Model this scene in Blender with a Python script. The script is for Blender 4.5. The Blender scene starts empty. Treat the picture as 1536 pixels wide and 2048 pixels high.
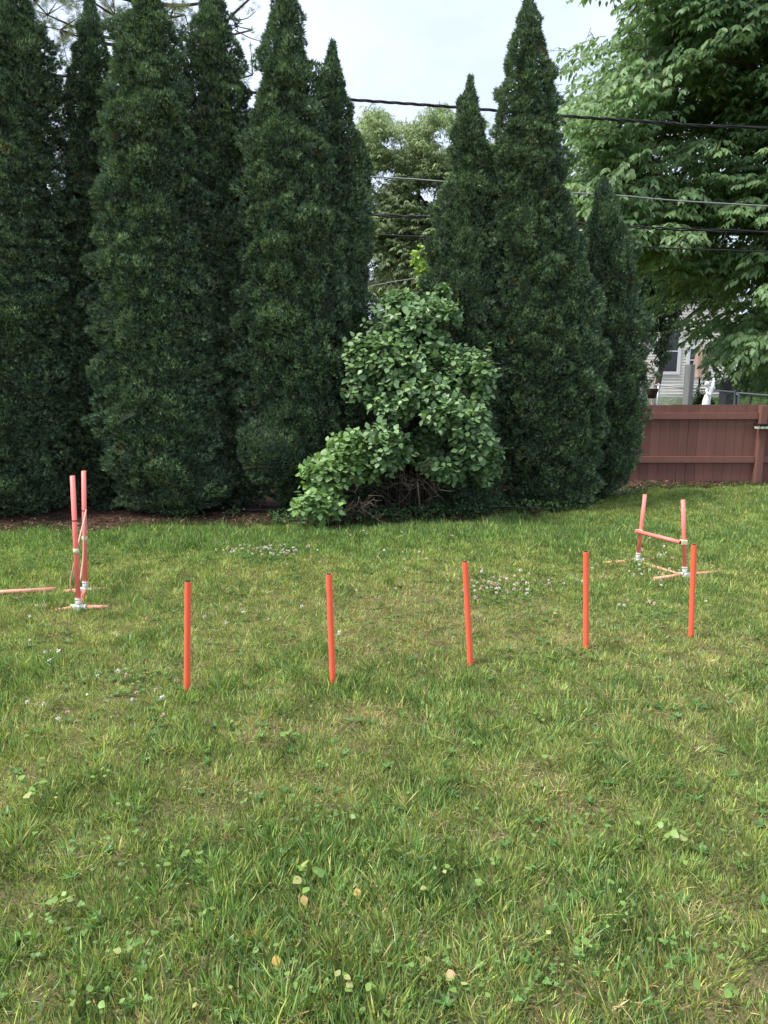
import bpy, math, random
import numpy as np
from mathutils import Vector
R = math.radians
scene = bpy.context.scene
COL = scene.collection
rng = np.random.default_rng(7)
random.seed(7)

# ------------------------------------------------------------------ camera, sky, sun, exposure
CAM_H, PITCH, FPX = 1.65, R(10.72), 1500.0
cd = bpy.data.cameras.new('camera'); cam = bpy.data.objects.new('camera', cd); COL.objects.link(cam)
cam.location = (0, 0, CAM_H); cam.rotation_euler = (R(90) - PITCH, 0, 0)
cd.sensor_fit = 'HORIZONTAL'; cd.sensor_width = 36; cd.lens = 36 * FPX / 1536
cd.clip_start = 0.05; cd.clip_end = 3000
scene.camera = cam
SUN_EL, SUN_AZ = R(60), R(-104)          # azimuth from +Y towards +X (negative = left)
w = bpy.data.worlds.new('World'); scene.world = w; w.use_nodes = True
nt = w.node_tree; nt.nodes.clear()
out = nt.nodes.new('ShaderNodeOutputWorld'); bg = nt.nodes.new('ShaderNodeBackground')
sky = nt.nodes.new('ShaderNodeTexSky'); sky.sky_type = 'NISHITA'; sky.sun_disc = False
sky.sun_elevation = SUN_EL; sky.sun_rotation = SUN_AZ; sky.air_density = 1.0; sky.dust_density = 2.5
tc = nt.nodes.new('ShaderNodeTexCoord'); mp = nt.nodes.new('ShaderNodeMapping'); mp.inputs['Scale'].default_value = (1.4, 1.4, 3.6)
nz = nt.nodes.new('ShaderNodeTexNoise'); nz.inputs['Scale'].default_value = 2.2; nz.inputs['Detail'].default_value = 7; nz.inputs['Roughness'].default_value = .58
cr = nt.nodes.new('ShaderNodeValToRGB'); cr.color_ramp.elements[0].position = .36; cr.color_ramp.elements[1].position = .66
cr.color_ramp.elements[0].color = (.70, .70, .70, 1); cr.color_ramp.elements[1].color = (.97, .97, .97, 1)
mx = nt.nodes.new('ShaderNodeMixRGB'); mx.inputs[2].default_value = (6.05, 6.75, 8.4, 1)
nt.links.new(tc.outputs['Generated'], mp.inputs[0]); nt.links.new(mp.outputs[0], nz.inputs['Vector'])
nt.links.new(nz.outputs['Fac'], cr.inputs[0]); nt.links.new(cr.outputs[0], mx.inputs[0])
nt.links.new(sky.outputs[0], mx.inputs[1]); nt.links.new(mx.outputs[0], bg.inputs[0]); nt.links.new(bg.outputs[0], out.inputs[0])
bg.inputs[1].default_value = 0.10
sd = bpy.data.lights.new('sun', 'SUN'); sun = bpy.data.objects.new('sun', sd); COL.objects.link(sun)
sd.energy = 3.6; sd.angle = R(22); sd.color = (1, .95, .86)
sun.rotation_euler = (R(90) - SUN_EL, 0, -SUN_AZ + R(180) - R(180))
_d = Vector((math.sin(SUN_AZ) * math.cos(SUN_EL), math.cos(SUN_AZ) * math.cos(SUN_EL), math.sin(SUN_EL)))
sun.rotation_euler = _d.to_track_quat('Z', 'Y').to_euler()
scene.view_settings.view_transform = 'Standard'; scene.view_settings.look = 'None'
scene.view_settings.gamma = 1; scene.view_settings.exposure = 0.85
scene.cycles.max_bounces = 6; scene.cycles.diffuse_bounces = 3; scene.cycles.transmission_bounces = 4
scene.cycles.glossy_bounces = 2; scene.cycles.transparent_max_bounces = 8

# ------------------------------------------------------------------ measuring: photo pixels to metres
def ray(px, py):
    x = (px - 768) / FPX; y = -(py - 1024) / FPX
    return np.array([x, y * math.sin(PITCH) + math.cos(PITCH), y * math.cos(PITCH) - math.sin(PITCH)])
def G(px, py):
    d = ray(px, py); t = -CAM_H / d[2]; return np.array([d[0] * t, d[1] * t, 0.0])
def P(px, py, Y):
    d = ray(px, py); t = Y / d[1]; return np.array([d[0] * t, Y, CAM_H + d[2] * t])

# ------------------------------------------------------------------ mesh helpers
def nrm(a): return a / np.maximum(np.linalg.norm(a, axis=-1, keepdims=True), 1e-9)
def link(o, parent=None, kind=None, label=None, cat=None, group=None):
    COL.objects.link(o)
    if parent: o.parent = parent
    tag(o, kind, label, cat, group); return o
def tag(o, kind=None, label=None, cat=None, group=None):
    if kind: o['kind'] = kind
    if label: o['label'] = label
    if cat: o['category'] = cat
    if group: o['group'] = group
    return o
def thing(name, label, cat, loc=(0, 0, 0), group=None):
    o = bpy.data.objects.new(name, None); o.location = tuple(float(v) for v in loc); o.empty_display_size = .1
    return link(o, None, None, label, cat, group)
class MB:
    """collects numpy pieces and links them as ONE mesh object"""
    def __init__(s): s.V = []; s.F = []; s.C = []; s.S = []; s.n = 0
    def add(s, V, F, C=None, sm=()):
        V = np.asarray(V, float).reshape(-1, 3)
        for i, f in enumerate(F if isinstance(F, list) and len(F) and isinstance(F[0], np.ndarray) else [np.asarray(F)]):
            s.F.append(np.asarray(f) + s.n); s.S.append(np.full(len(f), sm is True or (sm is not True and i in sm)))
        s.V.append(V); s.n += len(V)
        C = np.asarray((.5, .5, .5) if C is None else C, float)
        s.C.append(np.broadcast_to(C, (len(V), 3)) if C.ndim == 1 else C)
    def build(s, name, mat, parent=None, smooth=False, **kw):
        V = np.concatenate(s.V)
        me = bpy.data.meshes.new(name)
        if parent is not None: V = V - np.array(parent.matrix_world.translation if parent.parent is None and False else wloc(parent))
        me.vertices.add(len(V)); me.vertices.foreach_set('co', V.astype(np.float32).ravel())
        idx = np.concatenate([f.ravel() for f in s.F]).astype(np.int32)
        sz = np.concatenate([np.full(len(f), f.shape[1]) for f in s.F]); st = np.concatenate([[0], np.cumsum(sz)[:-1]]).astype(np.int32)
        me.loops.add(len(idx)); me.loops.foreach_set('vertex_index', idx)
        me.polygons.add(len(st)); me.polygons.foreach_set('loop_start', st)
        me.polygons.foreach_set('use_smooth', np.ones(len(st), bool) if smooth else np.concatenate(s.S))
        a = me.attributes.new('Col', 'FLOAT_COLOR', 'POINT')
        a.data.foreach_set('color', np.c_[np.concatenate(s.C), np.ones(len(V))].astype(np.float32).ravel())
        me.update(calc_edges=True)
        me.materials.append(mat)
        o = bpy.data.objects.new(name, me)
        return link(o, parent, **kw)
def wloc(o):
    v = Vector(o.location)
    while o.parent: o = o.parent; v = v + Vector(o.location)
    return np.array(v)
def box(mb, c, s, col=None, rz=0.0, bev=0.0, taper=1.0):
    c = np.array(c, float); hx, hy, hz = np.array(s, float) / 2
    b = min(bev, hx * .9, hy * .9)
    if b > 0: ring = [(hx - b, -hy), (hx, -hy + b), (hx, hy - b), (hx - b, hy), (-hx + b, hy), (-hx, hy - b), (-hx, -hy + b), (-hx + b, -hy)]
    else: ring = [(hx, -hy), (hx, hy), (-hx, hy), (-hx, -hy)]
    n = len(ring); ca, sa = math.cos(rz), math.sin(rz)
    V = []
    for z, k in ((-hz, 1), (hz, taper)):
        for x, y in ring: V.append((c[0] + (x * ca - y * sa) * k, c[1] + (x * sa + y * ca) * k, c[2] + z))
    q = np.array([(i, (i + 1) % n, n + (i + 1) % n, n + i) for i in range(n)])
    mb.add(V, [q, np.array([list(range(n))[::-1]]), np.array([list(range(n, 2 * n))])], col)
def tube(mb, path, rad, sides=8, col=None, cap=True):
    path = np.asarray(path, float); n = len(path)
    rad = np.broadcast_to(np.asarray(rad, float), (n,))
    t = nrm(np.gradient(path, axis=0)); u = np.array([0., 0, 1]) if abs(t[0][2]) < .9 else np.array([1., 0, 0])
    V = []; a = np.linspace(0, 2 * math.pi, sides, endpoint=False)
    u = nrm(u - t[0] * (u @ t[0]))
    for i in range(n):
        u = nrm(u - t[i] * (u @ t[i])); v = np.cross(t[i], u)
        V.append(path[i] + rad[i] * (np.cos(a)[:, None] * u + np.sin(a)[:, None] * v))
    V = np.concatenate(V); j = np.arange(sides)
    q = np.concatenate([np.c_[i * sides + j, i * sides + (j + 1) % sides, (i + 1) * sides + (j + 1) % sides, (i + 1) * sides + j] for i in range(n - 1)])
    F = [q]
    if cap: F += [np.array([j[::-1]]), np.array([(n - 1) * sides + j])]
    mb.add(V, F, col, (0,))
def lathe(mb, prof, c, sides=24, col=None, sx=1, sy=1, wob=0.0, nw=8, close=True):
    prof = np.array(prof, float); a = np.linspace(0, 2 * math.pi, sides, endpoint=False); V = []
    for r, z in prof:
        rr = r * (1 + wob * np.cos(a * nw + z * 3)); V.append(np.c_[c[0] + rr * np.cos(a) * sx, c[1] + rr * np.sin(a) * sy, np.full(sides, c[2] + z)])
    j = np.arange(sides); n = len(prof)
    q = np.concatenate([np.c_[i * sides + j, i * sides + (j + 1) % sides, (i + 1) * sides + (j + 1) % sides, (i + 1) * sides + j] for i in range(n - 1)])
    F = [q]
    if close: F += [np.array([j[::-1]]), np.array([(n - 1) * sides + j])]
    mb.add(np.concatenate(V), F, col, (0,))
def smooth_path(pts, n=12):
    pts = np.asarray(pts, float); t = np.linspace(0, len(pts) - 1, n); o = []
    for x in t:
        i = min(int(x), len(pts) - 2); f = x - i
        p0, p1, p2, p3 = pts[max(i - 1, 0)], pts[i], pts[i + 1], pts[min(i + 2, len(pts) - 1)]
        o.append(.5 * ((2 * p1) + (-p0 + p2) * f + (2 * p0 - 5 * p1 + 4 * p2 - p3) * f * f + (-p0 + 3 * p1 - 3 * p2 + p3) * f ** 3))
    return np.array(o)
class Noise:
    def __init__(s, scale, seed, n=18):
        r = np.random.default_rng(seed); s.k = nrm(r.normal(size=(n, 3))) * (2 * math.pi / scale) * r.uniform(.55, 1.5, (n, 1)); s.p = r.uniform(0, 6.28, n); s.n = n
    def __call__(s, p): return np.sin(np.asarray(p) @ s.k.T + s.p).sum(-1) / math.sqrt(s.n / 2) / 1.4    # about -1..1
# templates: verts are (along, across, up)
KITE = (np.array([(0, 0, 0), (.45, .5, 0), (1, 0, 0), (.45, -.5, 0)], float), [np.array([(0, 1, 2, 3)])])
BLADE = (np.array([(0, -.5, 0), (0, .5, 0), (.36, -.45, -.13), (.36, .45, -.13), (.72, -.32, -.52), (.72, .32, -.52), (1, 0, -1)], float), [np.array([(0, 1, 3, 2), (2, 3, 5, 4)]), np.array([(4, 5, 6)])])
BLADE2 = (np.array([(0, -.5, 0), (0, .5, 0), (.55, -.42, -.3), (.55, .42, -.3), (1, 0, -1)], float), [np.array([(0, 1, 3, 2)]), np.array([(2, 3, 4)])])
LEAF = (np.array([(0, 0, 0), (.14, .32, .05), (.42, .5, .09), (.75, .27, .02), (1, 0, -.09), (.75, -.27, .02), (.42, -.5, .09), (.14, -.32, .05), (.42, 0, 0), (.75, 0, -.03)], float),
        [np.array([(0, 8, 2, 1), (0, 7, 6, 8), (8, 9, 3, 2), (8, 6, 5, 9)]), np.array([(9, 4, 3), (9, 5, 4)])])
PRISM = (np.array([(0, .5, -.3), (0, -.5, -.3), (0, 0, .5), (1, .3, -.2), (1, -.3, -.2), (1, 0, .3)], float), [np.array([(0, 1, 4, 3), (1, 2, 5, 4), (2, 0, 3, 5)])])
def scatter(mb, tpl, O, D, N, L, W, H=None, C=None):
    T, F = tpl; n = len(O); k = len(T)
    D = nrm(D); S = nrm(np.cross(D, N)); N = np.cross(S, D)
    L = np.broadcast_to(L, (n,)); W = np.broadcast_to(W, (n,)); H = W if H is None else np.broadcast_to(H, (n,))
    V = (O[:, None] + T[None, :, 0, None] * (D * L[:, None])[:, None] + T[None, :, 1, None] * (S * W[:, None])[:, None] + T[None, :, 2, None] * (N * H[:, None])[:, None])
    off = (np.arange(n) * k)[:, None, None]
    C = np.repeat(C, k, axis=0) if C is not None and np.ndim(C) == 2 else C
    mb.add(V.reshape(-1, 3), [(f[None] + off).reshape(-1, f.shape[1]) for f in F], C, True)
def rand_unit(n, r=rng): return nrm(r.normal(size=(n, 3)))

# ------------------------------------------------------------------ materials
def mat(name, col=(.5, .5, .5), rough=.6, spec=.4, attr=False, noise=0.0, nscale=8.0, bump=0.0, bscale=30.0, trans=0.0, metal=0.0, col2=None, stretch=(1, 1, 1), tcol=(1.15, 1.25, .55)):
    m = bpy.data.materials.new(name); m.use_nodes = True; t = m.node_tree; N = t.nodes; Lk = t.links
    b = N['Principled BSDF']; b.inputs['Roughness'].default_value = rough; b.inputs['Specular IOR Level'].default_value = spec; b.inputs['Metallic'].default_value = metal
    if attr:
        a = N.new('ShaderNodeAttribute'); a.attribute_name = 'Col'; c = a.outputs['Color']
    else:
        a = N.new('ShaderNodeRGB'); a.outputs[0].default_value = (*col, 1); c = a.outputs[0]
    tcn = N.new('ShaderNodeTexCoord'); mpn = N.new('ShaderNodeMapping'); mpn.inputs['Scale'].default_value = stretch
    Lk.new(tcn.outputs['Object'], mpn.inputs[0])
    if noise > 0 or col2 is not None:
        n = N.new('ShaderNodeTexNoise'); n.inputs['Scale'].default_value = nscale; n.inputs['Detail'].default_value = 6; n.inputs['Roughness'].default_value = .62
        Lk.new(mpn.outputs[0], n.inputs['Vector'])
        if col2 is not None:
            rp = N.new('ShaderNodeValToRGB'); rp.color_ramp.elements[0].position = .38; rp.color_ramp.elements[1].position = .62; Lk.new(n.outputs['Fac'], rp.inputs[0])
            mxn = N.new('ShaderNodeMixRGB'); Lk.new(rp.outputs[0], mxn.inputs[0]); Lk.new(c, mxn.inputs[1]); mxn.inputs[2].default_value = (*col2, 1); c = mxn.outputs[0]
        if noise > 0:
            mr = N.new('ShaderNodeMapRange'); mr.inputs['From Min'].default_value = .3; mr.inputs['From Max'].default_value = .7
            mr.inputs['To Min'].default_value = 1 - noise; mr.inputs['To Max'].default_value = 1 + noise; Lk.new(n.outputs['Fac'], mr.inputs[0])
            sc = N.new('ShaderNodeVectorMath'); sc.operation = 'SCALE'; Lk.new(c, sc.inputs[0]); Lk.new(mr.outputs[0], sc.inputs['Scale']); c = sc.outputs[0]
    Lk.new(c, b.inputs['Base Color'])
    if bump > 0:
        n2 = N.new('ShaderNodeTexNoise'); n2.inputs['Scale'].default_value = bscale; n2.inputs['Detail'].default_value = 5; Lk.new(mpn.outputs[0], n2.inputs['Vector'])
        bp = N.new('ShaderNodeBump'); bp.inputs['Strength'].default_value = bump; bp.inputs['Distance'].default_value = .01; Lk.new(n2.outputs['Fac'], bp.inputs['Height']); Lk.new(bp.outputs[0], b.inputs['Normal'])
    if trans > 0:
        tr = N.new('ShaderNodeBsdfTranslucent'); vm = N.new('ShaderNodeVectorMath'); vm.operation = 'MULTIPLY'; vm.inputs[1].default_value = tcol
        Lk.new(c, vm.inputs[0]); Lk.new(vm.outputs[0], tr.inputs['Color'])
        ms = N.new('ShaderNodeMixShader'); ms.inputs[0].default_value = trans; Lk.new(b.outputs[0], ms.inputs[1]); Lk.new(tr.outputs[0], ms.inputs[2])
        Lk.new(ms.outputs[0], N['Material Output'].inputs['Surface'])
    return m
M_grass = mat('grass_blade', attr=True, rough=.55, spec=.3, trans=.36, noise=.12, nscale=9)
M_soil = mat('soil', (.075, .085, .035), rough=.95, spec=.1, col2=(.13, .10, .06), noise=.35, nscale=6, bump=.8, bscale=60)
M_mulch = mat('mulch', (.050, .030, .021), rough=.95, spec=.1, col2=(.085, .05, .034), noise=.45, nscale=14, bump=1, bscale=70)
M_chips = mat('chips', attr=True, rough=.9, spec=.1, noise=.2)
M_arb = mat('arborvitae_foliage', attr=True, rough=.6, spec=.22, trans=.15, noise=.18, nscale=2.2)
M_core = mat('arborvitae_core', attr=True, rough=1, spec=0, noise=.3, nscale=14)
M_bark = mat('bark', (.085, .068, .052), rough=.95, spec=.1, noise=.35, nscale=14, bump=1, bscale=35, stretch=(1, 1, .25))
M_leaf = mat('broad_leaf', attr=True, rough=.42, spec=.38, trans=.25, noise=.1, nscale=20)
M_leaf2 = mat('tree_leaf', attr=True, rough=.45, spec=.35, trans=.4, noise=.1, nscale=6)
M_twig = mat('dead_twig', attr=True, rough=.9, spec=.1, noise=.2)
M_orange = mat('orange_tube', (1.0, .155, .082), rough=.42, spec=.35, noise=.05, nscale=25)
M_coral = mat('coral_tube', (1.0, .23, .20), rough=.45, spec=.35, noise=.06, nscale=25)
M_faded = mat('faded_coral_tube', (.80, .38, .27), rough=.55, spec=.3, noise=.1, nscale=18)
M_fit = mat('white_fitting', (.62, .62, .57), rough=.4, spec=.4, noise=.08, nscale=30)
M_clip = mat('pale_clip', (.66, .60, .36), rough=.5, spec=.3, noise=.06)
M_black = mat('black_rubber', (.012, .012, .013), rough=.5, spec=.4)
M_hoop = mat('thin_hoop', (.72, .36, .30), rough=.4, spec=.4)
M_wood = mat('stained_board', attr=True, rough=.85, spec=.15, noise=.08, nscale=3, bump=.12, bscale=30, stretch=(4, 4, .4))
M_greywood = mat('weathered_post', (.20, .21, .20), rough=.85, spec=.2, noise=.2, nscale=5, bump=.5, bscale=40, stretch=(6, 6, .4))
M_steel = mat('galvanised_steel', (.45, .46, .47), rough=.42, spec=.5, metal=.6, noise=.12)
M_siding = mat('vinyl_siding', (.72, .68, .60), rough=.55, spec=.3, noise=.05, nscale=2)
M_trim = mat('white_trim', (.72, .73, .74), rough=.5, spec=.35, noise=.04)
M_glass = mat('dark_glass', (.018, .022, .026), rough=.08, spec=.5)
M_roof = mat('roof_shingles', (.10, .09, .085), rough=.95, spec=.1, noise=.3, nscale=9, bump=.6)
M_cream = mat('cream_post', (.62, .50, .40), rough=.6, spec=.3, noise=.08)
M_pot = mat('dark_brown_basket', (.045, .026, .02), rough=.8, spec=.2, noise=.3, nscale=30, bump=.6)
M_statue = mat('white_stone', (.85, .85, .82), rough=.7, spec=.25, noise=.07, nscale=12, bump=.2)
M_peach = mat('peach_canvas', (.31, .225, .19), rough=.85, spec=.1, noise=.08)
M_cover = mat('dark_cover', (.022, .022, .025), rough=.6, spec=.3, noise=.2)
M_cable = mat('black_cable', (.014, .015, .017), rough=.5, spec=.4)
M_cable2 = mat('grey_cable', (.30, .31, .31), rough=.45, spec=.4, metal=.3)
M_petal = mat('clover_blossom', attr=True, rough=.8, spec=.15, trans=.15, tcol=(1, 1, 1))
M_palegreen = mat('pale_green_plastic', (.48, .55, .42), rough=.4, spec=.4)

# ------------------------------------------------------------------ the ground
_e = np.array([G(px, py)[:2] for px, py in [(-1200, 1078), (-500, 1070), (0, 1062), (180, 1066), (300, 1058), (480, 1052), (600, 1056), (720, 1056), (860, 1048), (1000, 1034), (1100, 1026), (1180, 1012), (1230, 996), (1300, 982), (1400, 976), (1536, 971), (2400, 958)]])
def edgeY(x): return np.interp(x, _e[:, 0], _e[:, 1])
def wobble(x): return .06 * np.sin(x * 5.1 + 1) + .04 * np.sin(x * 13.7) + .03 * np.sin(x * 31)
nA, nB, nC = Noise(2.2, 1), Noise(.7, 2), Noise(.25, 3)
def gz(x, y):
    p = np.stack([x, y, np.zeros_like(x)], -1); return .018 * nA(p) + .008 * nB(p)
def sheet(name, xs, ys, m, zf, kind='structure'):
    X, Y = np.meshgrid(xs, ys); Z = zf(X.ravel(), Y.ravel()); V = np.c_[X.ravel(), Y.ravel(), Z]
    nx = len(xs); i, j = np.meshgrid(np.arange(nx - 1), np.arange(len(ys) - 1)); a = (j * nx + i).ravel()
    mb = MB(); mb.add(V, np.c_[a, a + 1, a + nx + 1, a + nx]); return mb.build(name, m, kind=kind, smooth=True)
xs = np.concatenate([[-1500, -400, -100, -40, -20], np.arange(-12, 12.01, .12), [20, 40, 100, 400, 1500]])
ys = np.concatenate([[-400, -60, -10], np.arange(-2, 12.01, .12), [14, 18, 25, 35, 50, 80, 150, 400, 1000, 2500]])
sheet('ground', xs, ys, M_soil, lambda x, y: np.where((np.abs(x) < 12.5) & (y > -3) & (y < 12.5), gz(x, y), 0))
# mulch bed under the hedge and along the fence
mb = MB(); bx = np.arange(-9, 14, .06); e = edgeY(bx) + wobble(bx)
rows = 24; V = []
for r_ in range(rows):
    f = r_ / (rows - 1); y = e + (np.maximum(11.15, e + .3) - e) * f
    V.append(np.c_[bx, y, gz(bx, y) + .006 + .03 * min(1, f * 6) + .012 * Noise(.3, 9)(np.c_[bx, y, 0 * bx])])
V = np.concatenate(V); nx = len(bx); i, j = np.meshgrid(np.arange(nx - 1), np.arange(rows - 1)); a = (j * nx + i).ravel()
mb.add(V, np.c_[a, a + 1, a + nx + 1, a + nx]); mb.build('mulch_bed', M_mulch, kind='structure', smooth=True)
# bark chips and fallen twigs: nobody could count them
n = 9000; x = rng.uniform(-7, 8.5, n); e = edgeY(x) + wobble(x); y = e - .05 + rng.power(.7, n) * (np.maximum(11.1 - e, .5))
y = np.where(rng.random(n) < .45, e + rng.uniform(-.06, .5, n), y)
mb = MB(); O = np.c_[x, y, gz(x, y) + .045]; D = rng.normal(size=(n, 3)) * (1, 1, .25)
tan = rng.random(n)[:, None]; Cc = np.where(tan < .22, (.30, .21, .14), np.where(tan < .6, (.13, .07, .045), (.055, .035, .025))) * rng.uniform(.7, 1.2, (n, 1))
scatter(mb, LEAF, O, D, np.array([0, 0, 1.]) + .5 * rand_unit(n), rng.uniform(.02, .07, n), rng.uniform(.006, .02, n), C=Cc)
mb.build('mulch_chips', M_chips, kind='stuff', label='brown bark chips and dry litter under the hedge', cat='mulch chips')

# ------------------------------------------------------------------ grass
def lawn_points(y0, y1, dens, half=.62):
    n = int((y1 - y0) * 2 * half * (y0 + y1) / 2 * dens * 1.15)
    y = rng.uniform(y0, y1, n * 2); x = rng.uniform(-1, 1, n * 2) * half * y1
    k = (np.abs(x) < half * y + .35) & (y < edgeY(x) + wobble(x) - .02 + rng.normal(0, .04, n * 2)); return x[k][:n], y[k][:n]
N1, N2, N3, N4, N5 = Noise(1.5, 11), Noise(.45, 12), Noise(.16, 13), Noise(.9, 14), Noise(.3, 15)
DRYSPOT = [(760, 1230, 800, 80, .42), (1200, 1420, 500, 60, .15), (1290, 1000, 260, 40, -.5), (740, 1440, 70, 30, .9), (430, 1560, 90, 50, .7), (870, 1500, 120, 50, .35), (700, 1880, 120, 80, .55), (760, 1200, 260, 60, .45), (560, 1130, 160, 20, .6), (1080, 1140, 200, 25, .45),
           (1300, 1260, 120, 30, .5), (180, 1240, 160, 25, .4), (1340, 1450, 160, 60, .35), (60, 1800, 120, 80, .4), (1430, 1960, 100, 80, .4), (300, 1350, 120, 40, .3), (1130, 1560, 120, 40, .4)]
LUSH_SHADE = [(760, 1720, 900, 170, .32), (760, 1078, 900, 18, .8), (250, 1075, 350, 16, .4), (300, 1085, 300, 22, .8), (930, 1070, 400, 18, .8), (1180, 1060, 200, 20, .7), (970, 1470, 110, 35, .8), (700, 1370, 120, 35, .8), (640, 1680, 200, 60, .5), (1250, 1740, 200, 60, .5), (380, 1420, 120, 50, .6), (150, 1090, 150, 15, .6), (870, 1890, 90, 50, .5)]  # spots by the hedge paint its shade into the grass; others are richer turf
def field(spots, x, y):
    v = np.zeros_like(x)
    for px, py, rx, ry, s in spots:
        c = G(px, py); sx = abs(G(px + rx, py)[0] - c[0]); sy = abs(G(px, py - ry)[1] - c[1])
        v += s * np.exp(-((x - c[0]) / sx) ** 2 - ((y - c[1]) / sy) ** 2)
    return v
def grass(mb, x, y, hmul, wmul, tpl):
    n = len(x); p = np.c_[x, y, np.zeros(n)]
    dry = .18 + .20 * N1(p) + .17 * N2(p) + .12 * N3(p) + field(DRYSPOT, x, y) * .55 - field(LUSH_SHADE, x, y) * .5
    lush_shade = .5 * N4(p) + .45 * N5(p) + field(LUSH_SHADE, x, y) - .5 * field(DRYSPOT, x, y)
    r = rng.random(n); isdry = r < np.clip(dry * .62, .03, .60)
    # tufts: blades lean away from the middle of their tuft
    g = np.c_[N3(p + (.02, 0, 0)) - N3(p - (.02, 0, 0)), N3(p + (0, .02, 0)) - N3(p - (0, .02, 0)), np.zeros(n)]
    lean = -g * .4 + rng.normal(0, .36, (n, 3)) * (1, 1, 0)
    lean[isdry] *= 1.9
    L = rng.gamma(9, 1 / 9, n) * (.033 + .014 * np.clip(lush_shade, -.6, 1.4) + .008 * N3(p)) * hmul
    L = np.where(isdry, L * rng.uniform(.5, 1.1, n), L); L = np.clip(L, .012, .13)
    W = rng.uniform(.0022, .0048, n) * wmul * (1 + .35 * np.clip(lush_shade, 0, 1)) * np.where(isdry, .75, 1)
    D = np.array([0, 0, 1.]) + lean; a = rng.uniform(0, 6.28, n); Nn = np.c_[np.cos(a), np.sin(a), np.zeros(n)] + lean * .6
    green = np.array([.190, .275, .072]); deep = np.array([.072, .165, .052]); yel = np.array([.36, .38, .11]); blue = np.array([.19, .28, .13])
    k = np.clip(.5 + .5 * lush_shade + rng.normal(0, .25, n), 0, 1)[:, None]
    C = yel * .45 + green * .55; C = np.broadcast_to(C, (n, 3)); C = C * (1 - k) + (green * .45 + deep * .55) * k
    u = rng.random(n)[:, None]; C = np.where(u < .14, yel * (.8 + .4 * rng.random((n, 1))), C); C = np.where(u > .88, blue, C)
    straw = np.array([.56, .47, .24]) * rng.uniform(.55, 1.15, (n, 1)); brown = np.array([.40, .25, .12])
    C = np.where(isdry[:, None], np.where(rng.random((n, 1)) < .72, straw, brown), C)
    C = C * 1.17 * np.exp(rng.normal(-.06, .34, (n, 1))) * (1 + .16 * np.clip(N3(p), -1, 1) + .10 * np.clip(N2(p), -1, 1))[:, None]
    C = np.clip(C, .01, .75)
    O = np.c_[x, y, gz(x, y) - .004]
    scatter(mb, tpl, O, D, Nn, L, W, H=L * np.abs(rng.normal(.22, .2, n)) * np.where(isdry, 1.6, 1), C=C)
mb = MB()
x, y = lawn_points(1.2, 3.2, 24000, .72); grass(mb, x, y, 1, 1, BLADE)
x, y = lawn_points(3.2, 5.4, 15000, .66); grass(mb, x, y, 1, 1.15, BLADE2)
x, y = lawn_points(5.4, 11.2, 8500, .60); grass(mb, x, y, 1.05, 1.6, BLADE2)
# the same lawn continues to both sides of what the picture shows
n = 330000; y = rng.uniform(-.5, 11.2, n); x = rng.choice([-1, 1], n) * (.60 * np.maximum(y, 1.2) + .3 + rng.uniform(0, 3.2, n) ** 1.0)
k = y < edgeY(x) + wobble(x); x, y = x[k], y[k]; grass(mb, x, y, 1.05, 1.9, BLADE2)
# flat dead thatch between the blades
x, y = lawn_points(1.2, 6, 1800, .68); n = len(x); p = np.c_[x, y, 0 * x]
k = rng.random(n) < .45 + .4 * N2(p) + .6 * field(DRYSPOT, x, y); x, y = x[k], y[k]; n = len(x)
D = rng.normal(size=(n, 3)) * (1, 1, .22) + (0, 0, .12)
scatter(mb, BLADE2, np.c_[x, y, gz(x, y) + rng.uniform(.004, .022, n)], D, rand_unit(n) + (0, 0, 1), rng.uniform(.015, .045, n), rng.uniform(.0014, .003, n), H=.006, C=np.array([.46, .38, .22]) * rng.uniform(.5, 1.15, (n, 1)))
# a looser fringe of taller grass along the bed and beyond the fence
x = rng.uniform(-6, 8, 5000); y = edgeY(x) + wobble(x) + rng.normal(0, .06, 5000); n = 5000
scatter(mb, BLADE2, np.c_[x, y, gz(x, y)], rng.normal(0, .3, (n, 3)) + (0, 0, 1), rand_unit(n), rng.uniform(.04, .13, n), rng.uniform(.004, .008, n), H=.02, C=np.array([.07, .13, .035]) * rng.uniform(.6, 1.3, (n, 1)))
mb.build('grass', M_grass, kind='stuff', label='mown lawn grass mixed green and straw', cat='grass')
mb = MB(); n = 60000; y = 11.4 + 40 * rng.random(n) ** 1.5; x = y * rng.uniform(.30, .62, n)
scatter(mb, BLADE2, np.c_[x, y, 0 * x], rng.normal(0, .3, (n, 3)) + (0, 0, 1), rand_unit(n), rng.uniform(.05, .12, n), .02 + .0012 * y, H=.02, C=np.array([.085, .17, .035]) * rng.uniform(.6, 1.3, (n, 1)))
mb.build('neighbour_grass', M_grass, kind='stuff', label='green lawn beyond the wooden fence', cat='grass')

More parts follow.
